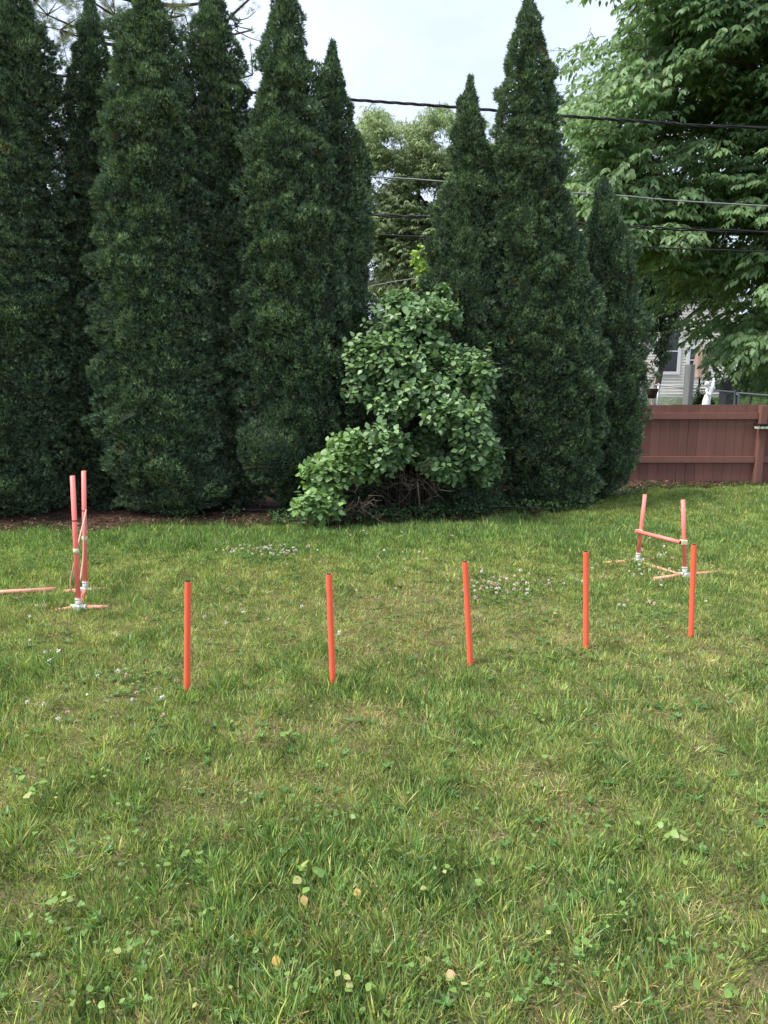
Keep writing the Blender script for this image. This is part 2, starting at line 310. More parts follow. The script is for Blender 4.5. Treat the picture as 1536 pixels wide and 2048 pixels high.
# low weeds, clover leaves, white clover
def clover_leaves(mb, x, y, size, col, lift=.03):
    n = len(x); c = np.c_[x, y, gz(x, y) + lift]; a0 = rng.uniform(0, 6.28, n)
    for k in range(3):
        a = a0 + k * 2.09; D = np.c_[np.cos(a), np.sin(a), rng.uniform(-.1, .3, n)]
        scatter(mb, LEAF, c, D, np.array([0, 0, 1.]) + .5 * rand_unit(n), size, size * .85, H=size * .3, C=col)
mb = MB(); mw = MB()
cl = []
for px, py, rx, ry, nn in [(520, 1115, 70, 14, 420), (460, 1085, 80, 12, 100), (1000, 1190, 65, 20, 420), (1050, 1245, 120, 25, 160), (120, 1120, 140, 18, 700), (260, 1385, 90, 40, 120), (60, 1190, 90, 20, 90), (1300, 1240, 90, 20, 240), (1250, 1130, 90, 15, 140), (680, 1640, 260, 50, 60), (300, 1680, 200, 60, 50), (1250, 1700, 200, 70, 60), (700, 1960, 500, 60, 70), (1100, 1320, 120, 20, 90), (800, 1240, 200, 30, 120), (150, 1870, 200, 60, 40), (1200, 1950, 300, 60, 60)]:
    c = G(px, py); sx = abs(G(px + rx, py)[0] - c[0]); sy = abs(G(px, py - ry)[1] - c[1])
    cl.append(np.c_[c[0] + rng.normal(0, .6, nn) * sx, c[1] + rng.normal(0, .6, nn) * sy])
cl = np.concatenate(cl); cl = cl[(cl[:, 1] < edgeY(cl[:, 0]) - .05)]
n = len(cl); C = np.array([.12, .225, .055]) * rng.uniform(.6, 1.3, (n, 1)); clover_leaves(mw, cl[:, 0], cl[:, 1], rng.uniform(.008, .016, n), C, rng.uniform(.02, .045, n))
# low rosettes of narrow weed leaves
n = 420; x, y = lawn_points(1.4, 7.5, 22, .62); n = len(x)
for k in range(7):
    a = k * .9 + rng.uniform(0, .6, n); D = np.c_[np.cos(a), np.sin(a), rng.uniform(.15, .6, n)]; s = rng.uniform(.02, .045, n)
    scatter(mw, LEAF, np.c_[x, y, gz(x, y) + .012], D, np.array([0, 0, 1.]) + .2 * rand_unit(n), s, s * .3, C=np.array([.085, .20, .05]) * rng.uniform(.7, 1.25, (n, 1)))
# loose scattered violet leaves
def violet(mb, c, k, s, r=rng, tone=None):
    for q in range(k):
        a = r.uniform(0, 6.28); d = r.uniform(.2, 1) * s * 1.3; o = c + np.array([math.cos(a) * d, math.sin(a) * d, r.uniform(.035, .065)])
        t = tone if tone is not None else (np.array([.18, .29, .070]) if r.random() < .9 else np.array([.34, .36, .13]))
        D = np.array([[math.cos(a + r.normal(0, .6)), math.sin(a + r.normal(0, .6)), r.uniform(-.35, .35)]])
        L = s * r.uniform(.7, 1.15)
        scatter(mb, LEAF, o[None], D, np.array([[0, -.15, 1.]]) + .75 * rand_unit(1, r), L, L * r.uniform(.85, 1.05), H=L * .5, C=(t * r.uniform(.8, 1.2))[None])
        tube(mb, [c + (0, 0, .002), (c + o) / 2 + (0, 0, .01), o], .0011, 4, t * .7, cap=False)
for px, py in [(1100, 1660), (1060, 1690), (1190, 1660), (1500, 1620), (1410, 1585), (1480, 1740), (1230, 1800), (1250, 1840), (950, 1500), (885, 1780), (830, 1800), (975, 1800), (700, 1990), (880, 1960), (930, 2000), (620, 1770), (720, 1660), (455, 1450), (345, 1435), (370, 1720), (370, 1700), (410, 1820), (210, 1580), (40, 1500), (130, 1820), (20, 1960), (160, 2010), (490, 1590), (540, 1905), (760, 2030), (1000, 1740), (1180, 1930), (1370, 2010), (1465, 2035), (1440, 1870), (1290, 1470), (1080, 1450), (1140, 1430), (835, 1410), (1310, 1690), (1340, 1700), (640, 1560), (250, 1930), (570, 1970), (1110, 1540), (1210, 1340), (1310, 1235), (1090, 1248)]:
    c = G(px + rng.normal(0, 8), py + rng.normal(0, 8)); violet(mw, np.array([c[0], c[1], gz(c[:1], c[1:2])[0]]), rng.integers(2, 6), rng.uniform(.017, .026))
for q in range(60):
    c = G(rng.uniform(0, 1536), 1340 + 700 * rng.random()); violet(mw, np.array([c[0], c[1], gz(c[:1], c[1:2])[0]]), rng.integers(1, 3), rng.uniform(.013, .022))
mw.build('lawn_weeds', M_leaf, kind='stuff', label='clover leaves and small broad weeds growing through the grass', cat='ground cover')
def blossoms(mb, pts, s):
    for p_, z in pts:
        r_ = s * random.uniform(.75, 1.2); pink = random.random(); base = np.array([.72, .70, .60]) if pink < .5 else np.array([.60, .44, .36])
        c = np.array([p_[0], p_[1], gz(np.array([p_[0]]), np.array([p_[1]]))[0] + z]); k = 26
        D = rand_unit(k) * (1, 1, .8) + (0, 0, .35)
        scatter(mb, KITE, np.repeat(c[None], k, 0), D, rand_unit(k), r_ * rng.uniform(.8, 1.15, k), r_ * .55, C=base * rng.uniform(.8, 1.25, (k, 1)))
        tube(mb, [c - (0, 0, z), c - (random.uniform(-.01, .01), 0, z * .5), c], .0012, 4, (.12, .22, .06), cap=False)
pts = []
for px, py, rx, ry, nn in [(530, 1113, 62, 10, 62), (990, 1190, 60, 14, 48), (270, 1385, 60, 40, 9), (100, 1430, 70, 30, 6), (440, 1250, 80, 20, 8), (1290, 1150, 80, 16, 22), (1080, 1185, 60, 20, 10), (1260, 1225, 80, 14, 8), (830, 1125, 160, 18, 12), (30, 1230, 60, 15, 4), (1320, 1110, 60, 10, 8), (730, 1210, 120, 30, 6), (120, 1330, 90, 30, 5), (600, 1080, 250, 8, 6)]:
    for q in range(nn):
        c = G(px + rng.normal(0, .75) * rx, py + rng.normal(0, .75) * ry); pts.append((c, rng.uniform(.055, .09)))
blossoms(mb, pts, .014)
mb.build('clover_flowers', M_petal, kind='stuff', label='white and pinkish clover blossoms dotted over the lawn', cat='clover flowers')
# three weed clumps that stand out, and four fallen leaves
def weed_thing(px, py, k, s, label, seed):
    r = np.random.default_rng(seed); c = G(px, py); c[2] = gz(c[:1], c[1:2])[0]
    o = thing('broadleaf_weed', label, 'weed', c, 'broadleaf weeds in the lawn'); m = MB(); violet(m, c + (0, 0, .026), k, s, r); m.build('leaves', M_leaf, o)
weed_thing(588, 1492, 9, .040, 'pale round-leaved weed clump between and in front of the two left orange poles', 3)
weed_thing(62, 1612, 12, .038, 'round-leaved weed clump at the left edge of the lawn', 4)
weed_thing(1330, 1704, 9, .034, 'bright spreading weed clump in the right foreground lawn', 5)
weed_thing(612, 1772, 8, .033, 'green weed clump beside a curled yellow leaf in the foreground', 6)
for px, py, col, lab in [(712, 1786, (.62, .46, .16), 'oval pale yellow fallen leaf right of the foreground weed clump'), (550, 1929, (.66, .42, .14), 'small orange yellow fallen leaf near the bottom of the lawn'),
                         (606, 1797, (.55, .38, .17), 'curled tan fallen leaf touching the foreground weed clump'), (897, 1967, (.62, .45, .26), 'notched cream fallen leaf among weeds at the bottom')]:
    c = G(px, py); c[2] = gz(c[:1], c[1:2])[0] + .05; m = MB()
    scatter(m, LEAF, c[None], np.array([[.3, -.5, -.75]]), np.array([[0, -1., .6]]), .035, .026, H=.02, C=np.array([col]))
    tag(m.build('fallen_leaf', M_leaf), None, lab, 'leaf', 'fallen leaves on the lawn')

# ------------------------------------------------------------------ arborvitae hedge
def arbor(prof, Y, label, seed, lumps=(), dens=5200, tone=1.0, zb=.16):
    r = np.random.default_rng(seed)
    pr = []
    for py, xl, xr in prof:
        a, b = P(xl, py, Y), P(xr, py, Y); pr.append((a[2], (a[0] + b[0]) / 2, (b[0] - a[0]) / 2))
    pr = np.array(sorted(pr)); pr[0, 0] = min(pr[0, 0], zb + .05); z0, z1 = pr[0, 0], pr[-1, 0]
    cx = lambda z: np.interp(z, pr[:, 0], pr[:, 1]); rr = lambda z: np.interp(z, pr[:, 0], pr[:, 2])
    root = thing('arborvitae', label, 'tree', (float(cx(z0)), Y, 0), 'arborvitae trees in the tall hedge')
    big, mid, sml = Noise(.62, seed + 1), Noise(.24, seed + 2), Noise(.75, seed + 3)
    def surf(z, th, shrink=0.0):
        c = cx(z); b = rr(z); b = np.maximum(b, .015)
        p = np.stack([c + b * np.cos(th), Y + b * np.sin(th), z], -1); am = np.minimum(1, b / .42)
        d = (.11 * (np.abs(big(p)) - .42) + .10 * (np.abs(mid(p * (1, 1, .75))) - .40) + .03 * sml(p)) * am
        q = b + d - .04 * np.minimum(1, b / .2) - shrink * np.minimum(1, b / .3); q = np.maximum(q, .004)
        return np.stack([c + q * np.cos(th), Y + q * np.sin(th) * np.where(b > .1, np.maximum(1, .42 / np.maximum(b, .42)), 1), z], -1), mid(p), big(p)
    m = MB(); H = z1 - z0; area = 2 * np.interp(np.linspace(z0, z1, 60), pr[:, 0], pr[:, 2]).mean() * H
    n = int(area * dens * 1.57 * 1.35)
    z = r.uniform(z0, z1 + .03, n * 3); keep = r.random(n * 3) < (rr(z) + .03) / (pr[:, 2].max() + .03); z = z[keep][:n]; n = len(z)
    front = r.random(n) < .8; th = np.where(front, r.uniform(math.pi * .95, math.pi * 2.05, n), r.uniform(0, math.pi, n))
    inward = r.exponential(.035, n); p, mN, bN = surf(z, th, 0)
    rad = np.stack([np.cos(th), np.sin(th), np.zeros(n)], -1); p = p - rad * inward[:, None] * np.minimum(1, rr(z) / .25)[:, None]
    spr_p, spr_n, spr_m = [p], [rad], [mN]
    for (px, py, rx, ry, yy) in lumps:
        c = P(px, py, yy); s = yy / FPX; k = int(rx * ry * s * s * 3.1 * dens * 1.6); u = rand_unit(k, r); u[:, 1] = -np.abs(u[:, 1])
        f = 1 + .16 * (np.abs(mid(c + u * .3)) - .4); spr_p.append(c + u * f[:, None] * (rx * s, rx * s * .9, ry * s)); spr_n.append(u); spr_m.append(mid(c + u * .3))
    p = np.concatenate(spr_p); nn = np.concatenate(spr_n); mN = np.concatenate(spr_m); n = len(p)
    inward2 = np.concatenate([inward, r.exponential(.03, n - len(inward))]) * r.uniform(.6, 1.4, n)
    up = np.array([0, 0, 1.])
    tz = np.clip((z1 - p[:, 2]) / .5, 0, 1)[:, None]
    d = nrm(nn * (.55 + .35 * tz) + up * (.75 + .7 * (1 - tz)) + rand_unit(n, r) * .55)
    side = nrm(np.cross(d, nrm(nn + rand_unit(n, r) * .9))); pn = np.cross(side, d)
    sz = r.uniform(.027, .062, n); tip = r.random(n)
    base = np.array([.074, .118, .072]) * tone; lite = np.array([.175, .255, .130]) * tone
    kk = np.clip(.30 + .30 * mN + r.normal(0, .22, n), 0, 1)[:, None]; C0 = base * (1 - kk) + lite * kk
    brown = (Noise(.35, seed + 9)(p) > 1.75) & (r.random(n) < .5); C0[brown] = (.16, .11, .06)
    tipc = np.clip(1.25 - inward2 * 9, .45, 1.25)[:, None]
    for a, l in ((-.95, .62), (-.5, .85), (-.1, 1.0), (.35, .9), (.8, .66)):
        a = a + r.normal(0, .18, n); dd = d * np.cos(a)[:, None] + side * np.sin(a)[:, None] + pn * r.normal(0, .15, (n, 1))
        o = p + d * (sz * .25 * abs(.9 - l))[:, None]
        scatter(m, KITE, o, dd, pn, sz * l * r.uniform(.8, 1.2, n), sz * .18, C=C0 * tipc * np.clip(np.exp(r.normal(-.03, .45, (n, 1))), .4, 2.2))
    # dark woody inside
    th2 = np.linspace(0, 2 * math.pi, 26, endpoint=False); zz = np.linspace(z0 + .08, z1 - .12, 70); Zg, Tg = np.meshgrid(zz, th2, indexing='ij')
    q, _, _ = surf(Zg.ravel(), Tg.ravel(), .15); k = 26; i, j = np.meshgrid(np.arange(69), np.arange(k), indexing='ij')
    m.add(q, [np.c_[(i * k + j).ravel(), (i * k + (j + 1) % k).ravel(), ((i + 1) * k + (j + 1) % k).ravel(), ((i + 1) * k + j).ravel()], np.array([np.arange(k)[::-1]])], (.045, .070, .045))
    for (px, py, rx, ry, yy) in lumps:
        c = P(px, py, yy); s = yy / FPX * .86
        lathe(m, [(math.sin(t) * rx * s, -math.cos(t) * ry * s) for t in np.linspace(.1, 3.04, 9)], c, 16, (.045, .070, .045))
    m.build('crown', M_arb, root)
    t = MB(); c0 = float(cx(z0))
    for q_ in range(3 if seed % 2 else 2):
        o = r.uniform(-.14, .14, 2); tube(t, smooth_path([(c0 + o[0], Y + o[1], -.05), (c0 + o[0] * 1.6, Y + o[1], .5), (float(cx(z1 * .6)) + o[0] * .5, Y, z1 * .6), (float(cx(z1 * .93)), Y, z1 * .93)], 9), np.linspace(.055, .008, 9), 8)
    t.build('trunk', M_bark, root)
    # bare lower twigs
    return root
arbor([(-260, 5, 45), (-100, -35, 60), (0, -60, 68), (60, -70, 88), (120, -80, 104), (300, -100, 108), (420, -110, 126), (600, -110, 146), (750, -120, 152), (900, -120, 160), (985, -105, 150), (1022, -70, 115)], 8.7, 'tall arborvitae at the far left edge of the hedge, its top out of the picture', 101)
arbor([(12, 172, 190), (60, 157, 203), (150, 141, 220), (300, 128, 244), (420, 122, 262), (600, 112, 275), (800, 105, 285), (960, 115, 280), (1012, 140, 255)], 9.1, 'narrow arborvitae set back between the far left tree and the wide twin-topped one', 102, tone=.97)
arbor([(-90, 300, 312), (-30, 280, 326), (20, 262, 338), (60, 240, 348), (100, 232, 354), (150, 222, 366), (250, 210, 384), (400, 205, 398), (600, 200, 422), (800, 215, 450), (930, 232, 462), (990, 250, 450), (1022, 285, 415)], 8.65, 'widest arborvitae, third from the left, standing forward of its neighbours', 103)
arbor([(-50, 420, 432), (0, 402, 447), (50, 388, 462), (100, 378, 478), (200, 372, 496), (300, 368, 502), (500, 372, 530), (700, 370, 540), (900, 380, 535), (1008, 410, 515)], 9.05, 'arborvitae with a clean pointed top, fourth from the left, set back in the row', 104, tone=.97)
arbor([(-70, 566, 578), (0, 546, 592), (50, 532, 606), (100, 522, 620), (200, 506, 636), (300, 492, 652), (450, 482, 680), (600, 480, 698), (800, 492, 705), (930, 520, 690), (1000, 545, 660), (1022, 560, 640)], 8.8, 'arborvitae with a round tuft bulging low on its left side, left of the leafy shrub', 105, lumps=((545, 900, 62, 62, 8.35), (395, 965, 70, 48, 8.45)))
arbor([(90, 663, 669), (130, 648, 680), (200, 632, 703), (300, 625, 724), (400, 620, 738), (500, 620, 749), (600, 622, 744), (800, 640, 830), (950, 650, 850), (1018, 680, 830)], 9.15, 'shorter pointed arborvitae whose right side borders the gap of sky and pale tree', 106)
arbor([(160, 938, 944), (185, 930, 950), (210, 918, 958), (250, 905, 972), (350, 890, 988), (450, 872, 992), (550, 860, 1000), (700, 825, 1010), (850, 800, 1020), (1015, 810, 1010)], 9.25, 'arborvitae with a ragged tip right of the sky gap, above the leafy shrub', 107)
arbor([(-8, 1052, 1063), (40, 1034, 1080), (100, 1010, 1099), (200, 998, 1115), (300, 990, 1119), (400, 984, 1130), (500, 985, 1142), (700, 985, 1160), (850, 992, 1160), (970, 1005, 1150), (1010, 1040, 1120)], 9.2, 'tallest arborvitae of the right-hand group, its spire reaching the top of the picture', 108)
arbor([(405, 1122, 1142), (450, 1104, 1154), (500, 1092, 1172), (600, 1082, 1192), (700, 1075, 1200), (850, 1080, 1202), (950, 1085, 1195), (1012, 1100, 1180)], 9.05, 'short arborvitae tucked against the right flank of the tallest right-hand one', 109)
arbor([(366, 1202, 1216), (380, 1193, 1228), (400, 1186, 1238), (450, 1174, 1252), (550, 1168, 1265), (650, 1165, 1277), (750, 1160, 1286), (850, 1160, 1284), (920, 1162, 1270), (960, 1172, 1248), (992, 1180, 1215)], 9.5, 'low rounded arborvitae at the right end of the hedge, beside the red fence', 110)

# ------------------------------------------------------------------ the leafy shrub
SH = [(820, 640, 92, 62, 8.45), (790, 725, 85, 60, 8.2), (890, 715, 60, 40, 8.3), (850, 770, 80, 36, 8.1), (730, 735, 52, 75, 8.2), (935, 765, 62, 90, 8.15), (900, 825, 70, 40, 7.95), (790, 800, 70, 32, 8.1), (945, 865, 52, 75, 7.95), (890, 930, 60, 28, 8.1), (770, 890, 62, 55, 7.95), (848, 885, 52, 44, 8.4), (700, 905, 55, 60, 7.9), (655, 945, 62, 42, 7.8), (640, 1000, 58, 38, 7.65), (975, 910, 30, 55, 8.1), (885, 625, 40, 30, 8.3), (800, 600, 55, 24, 8.5), (885, 580, 14, 16, 8.5), (960, 740, 36, 26, 8.05), (745, 690, 50, 24, 8.2)]
base = P(815, 1030, 8.5); base[2] = 0
sh = thing('leafy_shrub', 'large light green shrub with big oval leaves spilling out of the gap in the hedge', 'shrub', base)
ml, mt = MB(), MB(); r = np.random.default_rng(31)
tot = 0
for (px, py, rx, ry, yy) in SH:
    c = P(px, py, yy); s = yy / FPX; ns = int(rx * ry / 46)
    for q in range(ns):
        u = nrm(r.normal(size=3)); u[1] = -abs(u[1]) * 1.0 if r.random() < .85 else u[1]
        tipp = c + u * (rx * s, rx * s * .75, ry * s) * r.uniform(.55, 1.08)
        dr = nrm(u * (1, 1, .6) + np.array([0, -.15, .38]) + r.normal(0, .35, 3)); Lh = r.uniform(.14, .34)
        st = tipp - dr * Lh; ts = np.linspace(.0, 1, int(Lh / .032) + 2); bend = np.array([0, 0, -1]) * .10
        pts = st + dr * Lh * ts[:, None] + bend * (ts ** 2)[:, None] * Lh
        tube(mt, pts, np.linspace(.0035, .0015, len(pts)), 4, (.14, .12, .07), cap=False)
        a0 = r.uniform(0, 6.28); k = len(pts); ang = a0 + np.arange(k) * 2.4
        s1 = nrm(np.cross(dr, (0, 0, 1.))); s2 = np.cross(s1, dr)
        out_ = np.cos(ang)[:, None] * s1 + np.sin(ang)[:, None] * s2
        D = out_ * .9 + dr * .45 + np.array([0, 0, -.12]) + r.normal(0, .15, (k, 3)); Nn = np.array([0, 0, 1.]) + dr * .3 + np.array([0, -.30, 0]) + .27 * r.normal(size=(k, 3))
        L = r.uniform(.068, .118, k) * (1 - .35 * ts); young = (ts > .75) & (r.random(k) < .7)
        Cc = np.array([.175, .285, .135]) * ((1.15, 1.2, .75) if px < 710 else (1, 1, 1)) * r.uniform(.75, 1.2, (k, 1)); Cc[young] = np.array([.22, .35, .14])
        scatter(ml, LEAF, pts + D * .012, D, Nn, L, L * r.uniform(.78, .95, k), H=L * .6, C=Cc)
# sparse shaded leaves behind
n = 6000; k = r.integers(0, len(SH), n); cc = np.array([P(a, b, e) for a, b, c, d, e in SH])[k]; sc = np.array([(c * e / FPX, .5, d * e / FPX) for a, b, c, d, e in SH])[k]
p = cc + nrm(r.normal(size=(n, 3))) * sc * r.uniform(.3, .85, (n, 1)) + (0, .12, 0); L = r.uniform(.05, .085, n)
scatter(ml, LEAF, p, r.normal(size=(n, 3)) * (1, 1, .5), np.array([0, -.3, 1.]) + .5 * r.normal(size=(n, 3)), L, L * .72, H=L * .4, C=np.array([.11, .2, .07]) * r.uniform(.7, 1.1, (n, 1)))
for (px, py, rx, ry, yy) in SH:
    c = P(px, py, yy)
    for q in range(2):
        e_ = c + r.normal(0, .12, 3); b0 = base + (r.uniform(-.22, .22), r.uniform(-.15, .15), -.03)
        md = b0 * .45 + e_ * .55 + (r.uniform(-.1, .1), .12, .18); tube(mt, smooth_path([b0, md, e_], 9), np.linspace(.012, .004, 9), 6, (.06, .05, .04))
ml.build('foliage', M_leaf, sh); mt.build('branches', M_twig, sh)
# dead bare branches under the shrub
def dead_branch(px, py, Y, spread, n, label, seed, downward=True):
    r = np.random.default_rng(seed); c = P(px, py, Y); o = thing('dead_branch', label, 'branch', (c[0], Y, 0), 'dead branches under the shrub'); m = MB(); c0 = np.array([c[0], Y, c[2]])
    for q in range(n):
        d = nrm(np.array([r.uniform(-1, 1) * 1.2, r.uniform(-.5, .3), r.uniform(-.9, .7)])); L = spread * r.uniform(.5, 1.1)
        s0 = c0 + r.normal(0, .5, 3) * (spread * .45, .08, spread * .3); d = nrm(d + r.normal(0, .4, 3)); pts = [s0, s0 + d * L * .3 + r.normal(0, .03, 3), s0 + d * L * .65 + r.normal(0, .045, 3), s0 + d * L + r.normal(0, .05, 3)]; pp = smooth_path(pts, 7)
        pp[:, 2] = np.maximum(pp[:, 2], .02); tube(m, pp, np.linspace(.004, .0015, 7), 5, np.array([.17, .125, .095]) * r.uniform(.7, 1.2))
        for w_ in range(3):
            i = r.integers(2, 6); e_ = pp[i] + (d + r.normal(0, .7, 3)) * L * .35; e_[2] = max(e_[2], .015); tube(m, [pp[i], (pp[i] + e_) / 2 + r.normal(0, .008, 3), e_], [.003, .002, .0012], 4, (.15, .11, .085))
    tube(m, [c0, (c0[0] + .05, Y + .2, .02)], .008, 6, (.2, .15, .11)); m.build('twigs', M_twig, o)
dead_branch(722, 1005, 7.75, .30, 12, 'pale grey bare branch lying below the left lobe of the shrub', 51)
dead_branch(835, 965, 8.05, .36, 16, 'reddish brown tangle of bare twigs under the middle of the shrub', 52)
# ground cover along the shaded edge
m = MB(); n = 2600; x = rng.uniform(-1.2, 4.0, n); y = edgeY(x) + rng.uniform(-.05, .55, n); z = rng.uniform(.03, .16, n) * np.exp(-((x - .6) / 2.2) ** 2) + .02
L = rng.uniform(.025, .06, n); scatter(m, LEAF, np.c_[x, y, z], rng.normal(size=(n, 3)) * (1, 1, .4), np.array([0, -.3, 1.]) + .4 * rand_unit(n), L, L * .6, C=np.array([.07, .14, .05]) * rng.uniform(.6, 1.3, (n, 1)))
for px in (345, 365, 548, 590, 470, 1060, 1110, 380):
    c = G(px, 1040 if px < 900 else 1024); k = 60; L = rng.uniform(.02, .05, k)
    scatter(m, LEAF, c + rng.normal(0, .06, (k, 3)) * (1, .7, .5) + (0, 0, .09), rng.normal(size=(k, 3)), np.array([0, 0, 1.]) + .4 * rand_unit(k), L, L * .6, C=np.array([.10, .19, .06]) * rng.uniform(.6, 1.2, (k, 1)))
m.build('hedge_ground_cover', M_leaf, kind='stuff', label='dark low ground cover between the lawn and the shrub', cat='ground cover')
# soaker hose
def ground_path(pix, z): return smooth_path([G(a, b) * (1, 1, 0) + (0, 0, z) for a, b in pix], 40)
m = MB(); tube(m, ground_path([(440, 1030), (500, 1033), (560, 1032), (640, 1036), (760, 1034), (860, 1030), (960, 1027), (1020, 1026), (1070, 1020)], .075), .011, 8)
tag(m.build('garden_hose', M_cover), None, 'thin dark hose lying in the shade along the foot of the hedge', 'hose')

# ------------------------------------------------------------------ broad-leaved trees
def fronds(ml, mt, A, D, L, nside, nleaf, lL, lW, droop, cols, r, leafdroop=.55):
    nF = len(A); up = np.array([0, 0, 1.]); D = nrm(D); S = nrm(np.cross(D, up)); L = np.broadcast_to(L, (nF,))
    def pos(t): return A + D * (L * t)[:, None] + np.array([0, 0, -1.]) * (droop * L * t * t)[:, None]
    ts = np.linspace(.05, 1, 5)
    for a, b in zip(ts[:-1], ts[1:]):
        pa, pb = pos(a), pos(b); scatter(mt, PRISM, pa, pb - pa, up + 0 * pa, np.linalg.norm(pb - pa, axis=1), .012 * (1.15 - a), C=(.075, .06, .045))
    for j in range(nside):
        t = (j + .6) / nside; sg = 1 if j % 2 else -1; p0 = pos(t); last = j == nside - 1
        d2 = D * (.65 if not last else 1) + S * (sg * (.8 if not last else .1)) + up * (r.normal(0, .16, (nF, 1)) - .12) + r.normal(0, .12, (nF, 3)); d2 = nrm(d2); L2 = L * (.5 - .25 * t) * r.uniform(.7, 1.25, nF)
        s2 = nrm(np.cross(d2, up))
        e2 = p0 + d2 * L2[:, None]; e2[:, 2] -= .25 * L2; scatter(mt, PRISM, p0, e2 - p0, up + 0 * p0, L2, .005, C=(.09, .075, .05))
        for k in range(nleaf):
            q = (k + .7) / nleaf; sg2 = 1 if k % 2 else -1; o = p0 + d2 * (L2 * q)[:, None]; o[:, 2] -= .25 * L2 * q * q
            dl = d2 * .55 + s2 * (sg2 * .62) + np.array([0, 0, -leafdroop]) + r.normal(0, .16, (nF, 3)); nl = up + s2 * (sg2 * -.1) + r.normal(0, .28, (nF, 3)) + (0, -.25, 0)
            l = lL * r.uniform(.72, 1.15, nF); C = cols * r.uniform(.78, 1.22, (nF, 1))
            scatter(ml, LEAF, o, dl, nl, l, l * lW, H=l * .35, C=C)
# right-hand tree: crown outline in the picture, then real depth behind it
def in_poly(px, py, poly):
    ins = np.zeros(len(px), bool); n = len(poly); j = n - 1
    for i in range(n):
        xi, yi = poly[i]; xj, yj = poly[j]; c = ((yi > py) != (yj > py)) & (px < (xj - xi) * (py - yi) / (yj - yi + 1e-9) + xi); ins ^= c; j = i
    return ins
rt = thing('broadleaf_tree', 'large leafy tree with drooping pale-tipped sprays hanging over the right of the picture', 'tree', (P(1720, 700, 15.8)[0], 15.8, 0))
r = np.random.default_rng(77); ml, mt, mk = MB(), MB(), MB()
poly = [(1215, -260), (1300, 5), (1275, 60), (1210, 95), (1160, 140), (1130, 200), (1125, 300), (1130, 420), (1210, 500), (1290, 530), (1330, 570), (1395, 622), (1450, 690), (1498, 752), (1545, 780), (1640, 790), (1900, 700), (2100, 300), (2100, -260)]
r0 = r.uniform(0, 1, (16000, 2)); cx_, cy_ = 1110 + 1000 * r0[:, 0], -260 + 1010 * r0[:, 1]; k = in_poly(cx_, cy_, poly); cx_, cy_ = cx_[k], cy_[k]
px0, py0 = cx_.copy(), cy_.copy(); hol = Noise(190, 5)(np.c_[cx_, cy_, 0 * cx_]); k = (hol > -.95) | (cx_ > 1560); cx_, cy_ = cx_[k], cy_[k]
sel = r.permutation(len(cx_))[:600]; cx_, cy_ = cx_[sel], cy_[sel]; dep = 13.6 + 4.0 * r.random(len(cx_)) ** 1.3
# nearer sprays low on the right, thinner at the silhouette
A = np.array([P(a, b, c) for a, b, c in zip(cx_, cy_, dep)]); nc = len(A); A = np.repeat(A, 10, 0) + r.normal(size=(nc * 10, 3)) * (.36, .40, .085); cdir = np.repeat(r.normal(0, .35, (nc, 3)), 10, 0); n = len(A); trunk = np.array([P(1720, 700, 15.8)[0], 15.8, 5.0])
D = nrm((A - trunk) * (1, 1, .35)) + np.array([-.35, -.3, .10]) + cdir + r.normal(0, .16, (n, 3)); Lf = r.uniform(.5, .95, n)
A = A - nrm(D) * (Lf * .75)[:, None]
cols = np.array([.175, .285, .125]) * r.uniform(.75, 1.25, (n, 1)); hi = r.random(n) < .25; cols[hi] = np.array([.26, .39, .16])
fronds(ml, mt, A, D, Lf, 6, 7, .135, .44, .30, cols, r, .8)
k2_ = np.argsort(r.random(len(px0)) * np.where(px0 > 1380, .6, 1.))[:520]; B = np.array([P(a, b, c) for a, b, c in zip(px0[k2_], py0[k2_] - 8, 16.5 + 2.6 * r.random(520))]); B = np.repeat(B, 5, 0) + r.normal(size=(2600, 3)) * (.45, .4, .2)
DB = nrm((B - trunk) * (1, 1, .35)) + r.normal(0, .4, (2600, 3)); fronds(ml, mt, B - nrm(DB) * .5, DB, .9, 5, 6, .15, .5, .30, np.array([.19, .30, .13]) * r.uniform(.7, 1.2, (2600, 1)), r, .6)
tb = np.array([trunk[0], trunk[1], 0.])
tube(mk, smooth_path([tb - (0, 0, .1), tb + (-.05, 0, 2.2), tb + (.1, 0, 5), tb + (-.1, .1, 8.5), tb + (.1, 0, 11)], 14), np.linspace(.30, .07, 14), 12)
for q in range(26):
    i = r.integers(0, n); zt = np.clip(A[i, 2] * .8, 1.9, 10); st = tb + (0, 0, zt); e_ = A[i]; md = (st + e_) / 2 + (0, 0, .35)
    tube(mk, smooth_path([st, md, e_], 10), np.linspace(.075, .012, 10), 7)
    for w_ in range(3):
        d_ = np.linalg.norm(A - md, axis=1); j = np.argsort(d_)[r.integers(1, 25)]; tube(mk, smooth_path([md, (md + A[j]) / 2 + (0, 0, .1), A[j]], 6), np.linspace(.028, .008, 6), 5)
ml.build('crown', M_leaf2, rt); mt.build('twigs', M_bark, rt); mk.build('trunk', M_bark, rt)
